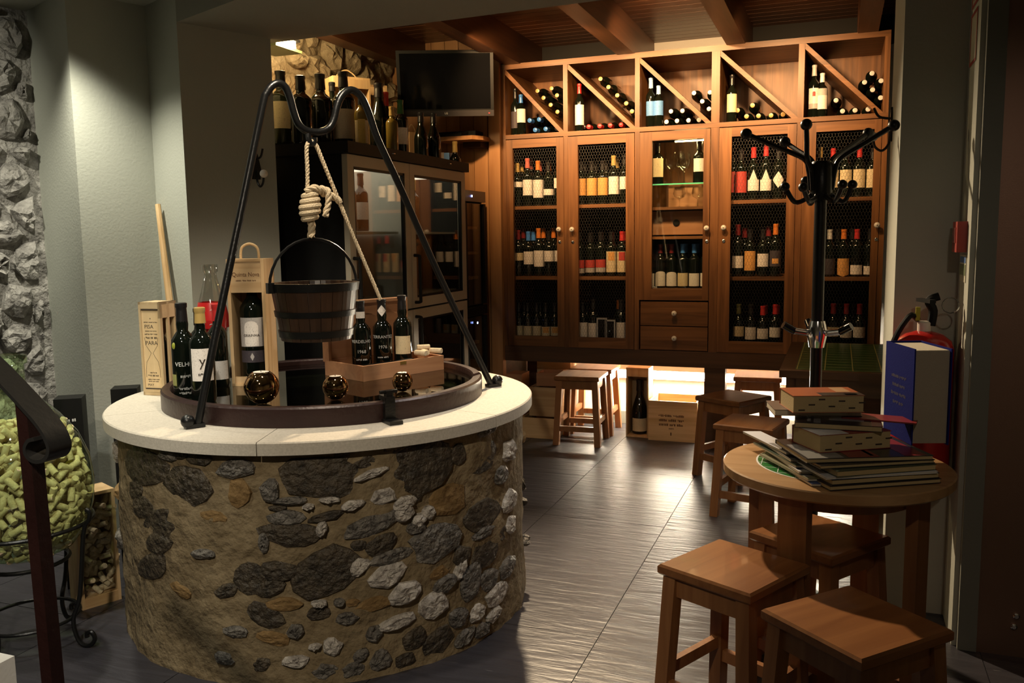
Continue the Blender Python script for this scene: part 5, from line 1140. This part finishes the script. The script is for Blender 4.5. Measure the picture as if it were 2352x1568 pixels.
# ================================================================== BOXES UNDER THE CABINET
t=crate_box('wine_crate','printed pine wine crate standing open under the cabinet',(-1.005,5.80,.0005),0,.325,.30,.27,M['crate'])
for k,(z_,sz,w_,n_) in enumerate(((.172,.016,.17,2),(.142,.018,.16,3),(.112,.017,.16,3),(.086,.010,.03,1),(.050,.022,.008,1))): scribble(w_,sz,plain('brand',(.12,.05,.02),.7),t,(-.01,-.1506,z_),seed=40+k,words=n_)
t=crate_box('magnum_crate','open-fronted upright bottle box beside the printed crate',(-1.255,5.78,.0005),0,.155,.16,.478,M['crate_z'],False,True)
bottle('magnum bottle with cream label inside the upright box',(-1.255,5.78,.013),.37,.052,'burgundy','dark',[('cream',.02,.11,66)])
t=crate_box('magnum_crate','dark upright bottle box at far left under the cabinet',(-2.08,5.60,.0005),0,.115,.16,.43,M['box_red'],False,True)
bottle('dark bottle inside the upright box at far left',(-2.08,5.60,.013),.34,.042,'bordeaux','dark',[('cream',.05,.12)])
crate_box('wine_crate','low pine crate on the floor at left under the cabinet',(-1.89,5.62,.0005),0,.25,.30,.14,M['crate'])
crate_box('wine_crate','pine crate stacked on the low crate under the cabinet',(-1.87,5.66,.142),0,.21,.25,.20,M['crate'])
crate_box('wooden_box','small reddish box on top of the stacked crates',(-1.86,5.68,.344),R(5),.17,.18,.09,M['box_red'])
crate_box('wine_crate','tall crate behind the stacked crates at left',(-1.885,5.88,.0005),0,.25,.14,.50,M['crate'])
crate_box('wine_crate','pine crate glowing beside the strip light, right',(.0,5.80,.0005),0,.32,.28,.26,M['crate'])
# ================================================================== LEFT FOREGROUND
# tall black gift boxes
for k,(px,y,hh,lb) in enumerate(((160,2.52,.765,'tall black carton with yellow window left of the corks'),(290,2.72,.775,'tall black carton standing between the well and cork box'))):
    p=P(px,912,Y=y); t=thing('tall_carton',lb,'box',(p.x,y,.0005),R((38,36)[k])); w=.10
    MB().box((0,0,hh/2),(w,w,hh)).build('carton',M['black'],t); MB().box((.004,-w/2-.0008,hh*.43),(w*.70,.0016,hh*.72)).build('yellow_window',plain('winyellow',(.22,.15,.02),.5),t)
    scribble(.05,.012,M['print_white'],t,(0,-w/2-.0006,hh*.89),seed=50+k,words=2)
# cork filled pine box
a=Vector((-2.611,2.317,0)); b=Vector((-2.554,2.449,0)); dv=(b-a).normalized(); bx_r=math.atan2(dv.y,dv.x)
ck=thing('cork_box','pine wine box with glass front full of corks on floor','box',a,bx_r); L,dp,hh=.144,.12,.44
L=(b-a).length
for x in(0,L-.011): MB().bx(x,x+.011,0,dp,0,hh).build('side_board',M['crate_z'],ck)
MB().bx(.011,L-.011,dp-.008,dp,0,hh).build('back_board',M['crate_z'],ck); MB().bx(.011,L-.011,0,dp-.008,0,.040).build('bottom_board',M['crate'],ck); MB().bx(.011,L-.011,0,dp-.008,hh-.012,hh).build('top_board',M['crate'],ck)
MB().bx(.011,L-.011,.006,.009,.04,hh-.012).build('glass_front',M['glass'],ck)
MB().tube(smooth_path([(L*.25,dp/2,hh-.01),(L*.25,dp/2,hh+.02),(L*.1,dp/2,hh+.05),(-.01,dp/2-.02,hh+.06)],4),.005,6).build('rope_handle',M['jute'],ck,smooth=True)
rc_=random.Random(5); ckm=Matrix.Translation(a)@Matrix.Rotation(bx_r,4,'Z'); n=0
for row in range(17):
    for c in range(4):
        z_=.052+row*.0205; x=.028+c*(L-.056)/3+rc_.uniform(-.006,.006)
        if z_>hh-.05: continue
        o=inst('cork',cork_me,None,ckm@Vector((x,.030+rc_.uniform(0,.012),z_)),(R(90)+rc_.uniform(-1.2,1.2),rc_.uniform(-.6,.6),bx_r+rc_.uniform(0,3)),(.9,.9,.9)); tag(o,'used cork behind the glass of the pine cork box','cork','corks in the pine box')
# demijohn in iron stand
dj=Vector((-2.552,2.055,0)); DZ=.315; DR=.225
dm_=thing('demijohn','large green glass demijohn filled with wine corks','bottle',dj+Vector((0,0,DZ)))
dprof=[(.001,0),(.09,.004),(.15,.03),(.195,.09),(.220,.17),(DR,.25),(.215,.33),(.185,.41),(.135,.48),(.085,.53),(.050,.565),(.040,.60),(.040,.655),(.050,.66),(.050,.685),(.036,.69)]
MB().lathe(dprof,48,cap0=False,cap1=False).build('glass_body',M['glass_green'],dm_,smooth=True,ang=80)
def drad(z):
    for (r0,z0),(r1,z1) in zip(dprof,dprof[1:]):
        if z0<=z<=z1: return r0+(r1-r0)*(z-z0)/max(1e-6,z1-z0)
    return .03
rd_=random.Random(9); cnt=0; placed=[]
tries=0; camd=Vector((-dj.x,-dj.y,0)).normalized()
while cnt<290 and tries<20000:
    tries+=1; z_=rd_.uniform(.03,.445); a_=rd_.uniform(0,2*math.pi); rr=drad(z_)-.022-rd_.random()*.012
    if z_>.42: rr=rd_.uniform(.02,drad(z_)-.025)
    d_=Vector((math.cos(a_),math.sin(a_),0))
    if d_.dot(camd)<-.05 and z_<.42: continue
    p=Vector((rr*d_.x,rr*d_.y,z_))
    if any((p-q).length<.0232 for q in placed): continue
    placed.append(p); cnt+=1
    # cork axis roughly along the glass
    tn=Vector((-d_.y,d_.x,0)); ax=(tn*rd_.uniform(-1,1)+Vector((0,0,1))*rd_.uniform(-1,1)+d_*rd_.uniform(-.45,.45)).normalized()
    q=ax.to_track_quat('Z','Y'); o=inst('cork',cork_me,None,dj+Vector((0,0,DZ))+p-ax*.0225,q.to_euler()); tag(o,'used wine cork inside the green glass demijohn','cork','corks in the demijohn')
cm=MB(); base=[tuple(v.co) for v in cork_me.vertices]; bf=[tuple(q.vertices) for q in cork_me.polygons]
for k in range(420):
    z_=rd_.uniform(.045,.43); a_=rd_.uniform(0,2*math.pi); d_=Vector((math.cos(a_),math.sin(a_),0)); R_=drad(z_)-.042
    if R_<.02: continue
    if d_.dot(camd)>-.05: rr=max(0,R_-.03)*math.sqrt(rd_.uniform(.35,1))
    else: rr=R_*math.sqrt(rd_.uniform(.6,1))
    q=Vector((rd_.uniform(-1,1),rd_.uniform(-1,1),rd_.uniform(-1,1))).normalized().to_track_quat('Z','Y').to_matrix(); c=Vector((rr*d_.x,rr*d_.y,z_))
    cm.add([q@(Vector(b_)-Vector((0,0,.0225)))+c for b_ in base],bf)
fo=cm.build('cork_fill',M['cork'],None,kind='stuff'); fo.location=dj+Vector((0,0,DZ)); tag(fo,'mass of wine corks deeper inside the green demijohn','cork')
# stand
sd=thing('demijohn_stand','black wrought iron stand with scrolled feet under the demijohn','stand',dj)
rz_=DZ+.115; rr=drad(.115)+.010
MB().tube([(rr*math.cos(t),rr*math.sin(t),rz_) for t in[2*math.pi*i/40 for i in range(40)]],.007,8,True).build('upper_ring',M['iron'],sd,smooth=True)
MB().tube([(.13*math.cos(t),.13*math.sin(t),DZ-.015) for t in[2*math.pi*i/32 for i in range(32)]],.007,8,True).build('lower_ring',M['iron'],sd,smooth=True)
MB().tube([(.15*math.cos(t),.15*math.sin(t),.10) for t in[2*math.pi*i/32 for i in range(32)]],.006,8,True).build('foot_ring',M['iron'],sd,smooth=True)
for k in range(4):
    a_=R(12+90*k); c_,s_=math.cos(a_),math.sin(a_)
    pr_=[(rr+.022,rz_+.055),(rr+.034,rz_+.045),(rr+.030,rz_+.02),(rr+.006,rz_-.03),(.19,.19),(.158,.10),(.165,.04),(.185,.010),(.215,.010),(.232,.032),(.222,.055),(.204,.050),(.204,.036)]
    MB().tube(smooth_path([(x*c_,x*s_,z_) for x,z_ in pr_],4),.0075,8).build('leg',M['iron'],sd,smooth=True)
# stair handrail in the foreground
hr=thing('handrail','dark iron handrail end with scroll and upright at left edge','handrail',(P(95,1568,Y=.98).x,.98,0)); HX=hr.location.x
pt=P(75,935,Y=.98); 
pa=P(62,925,Y=.98); pb=P(122,1568,Y=.98); pc=pb+(pb-pa)*(pb.z/(pa.z-pb.z)); MB().tube([Vector((pc.x-HX,0,.0)),Vector((pa.x-HX,0,pa.z))],.0165,4).build('post',M['iron_rust'],hr)
sc_=[P(*q,Y=.98) for q in((-160,700),(-60,795),(0,852),(60,915),(105,965),(128,1000),(136,1030),(124,1050),(102,1052),(86,1040),(82,1022),(90,1006),(104,1002))]
pth=smooth_path([Vector((p.x-HX,0,p.z)) for p in sc_],4); v=[];f=[]
for i,p in enumerate(pth):
    t_=(pth[min(i+1,len(pth)-1)]-pth[max(i-1,0)]).normalized(); nn=Vector((-t_.z,0,t_.x))*.003
    for yy,sg_ in((-.021,1),(.021,1),(.021,-1),(-.021,-1)): v.append(p+nn*sg_+Vector((0,yy,0)))
for i in range(len(pth)-1):
    for j in range(4): f.append((i*4+j,i*4+(j+1)%4,i*4+4+(j+1)%4,i*4+4+j))
f+=[(0,1,2,3),tuple(len(v)-4+j for j in range(4))]
MB().add(v,f).build('scrolled_rail',plain('rail_metal',(.06,.06,.06),.32,metal=.7,bump=.05,bscale=80),hr,smooth=True,ang=40)
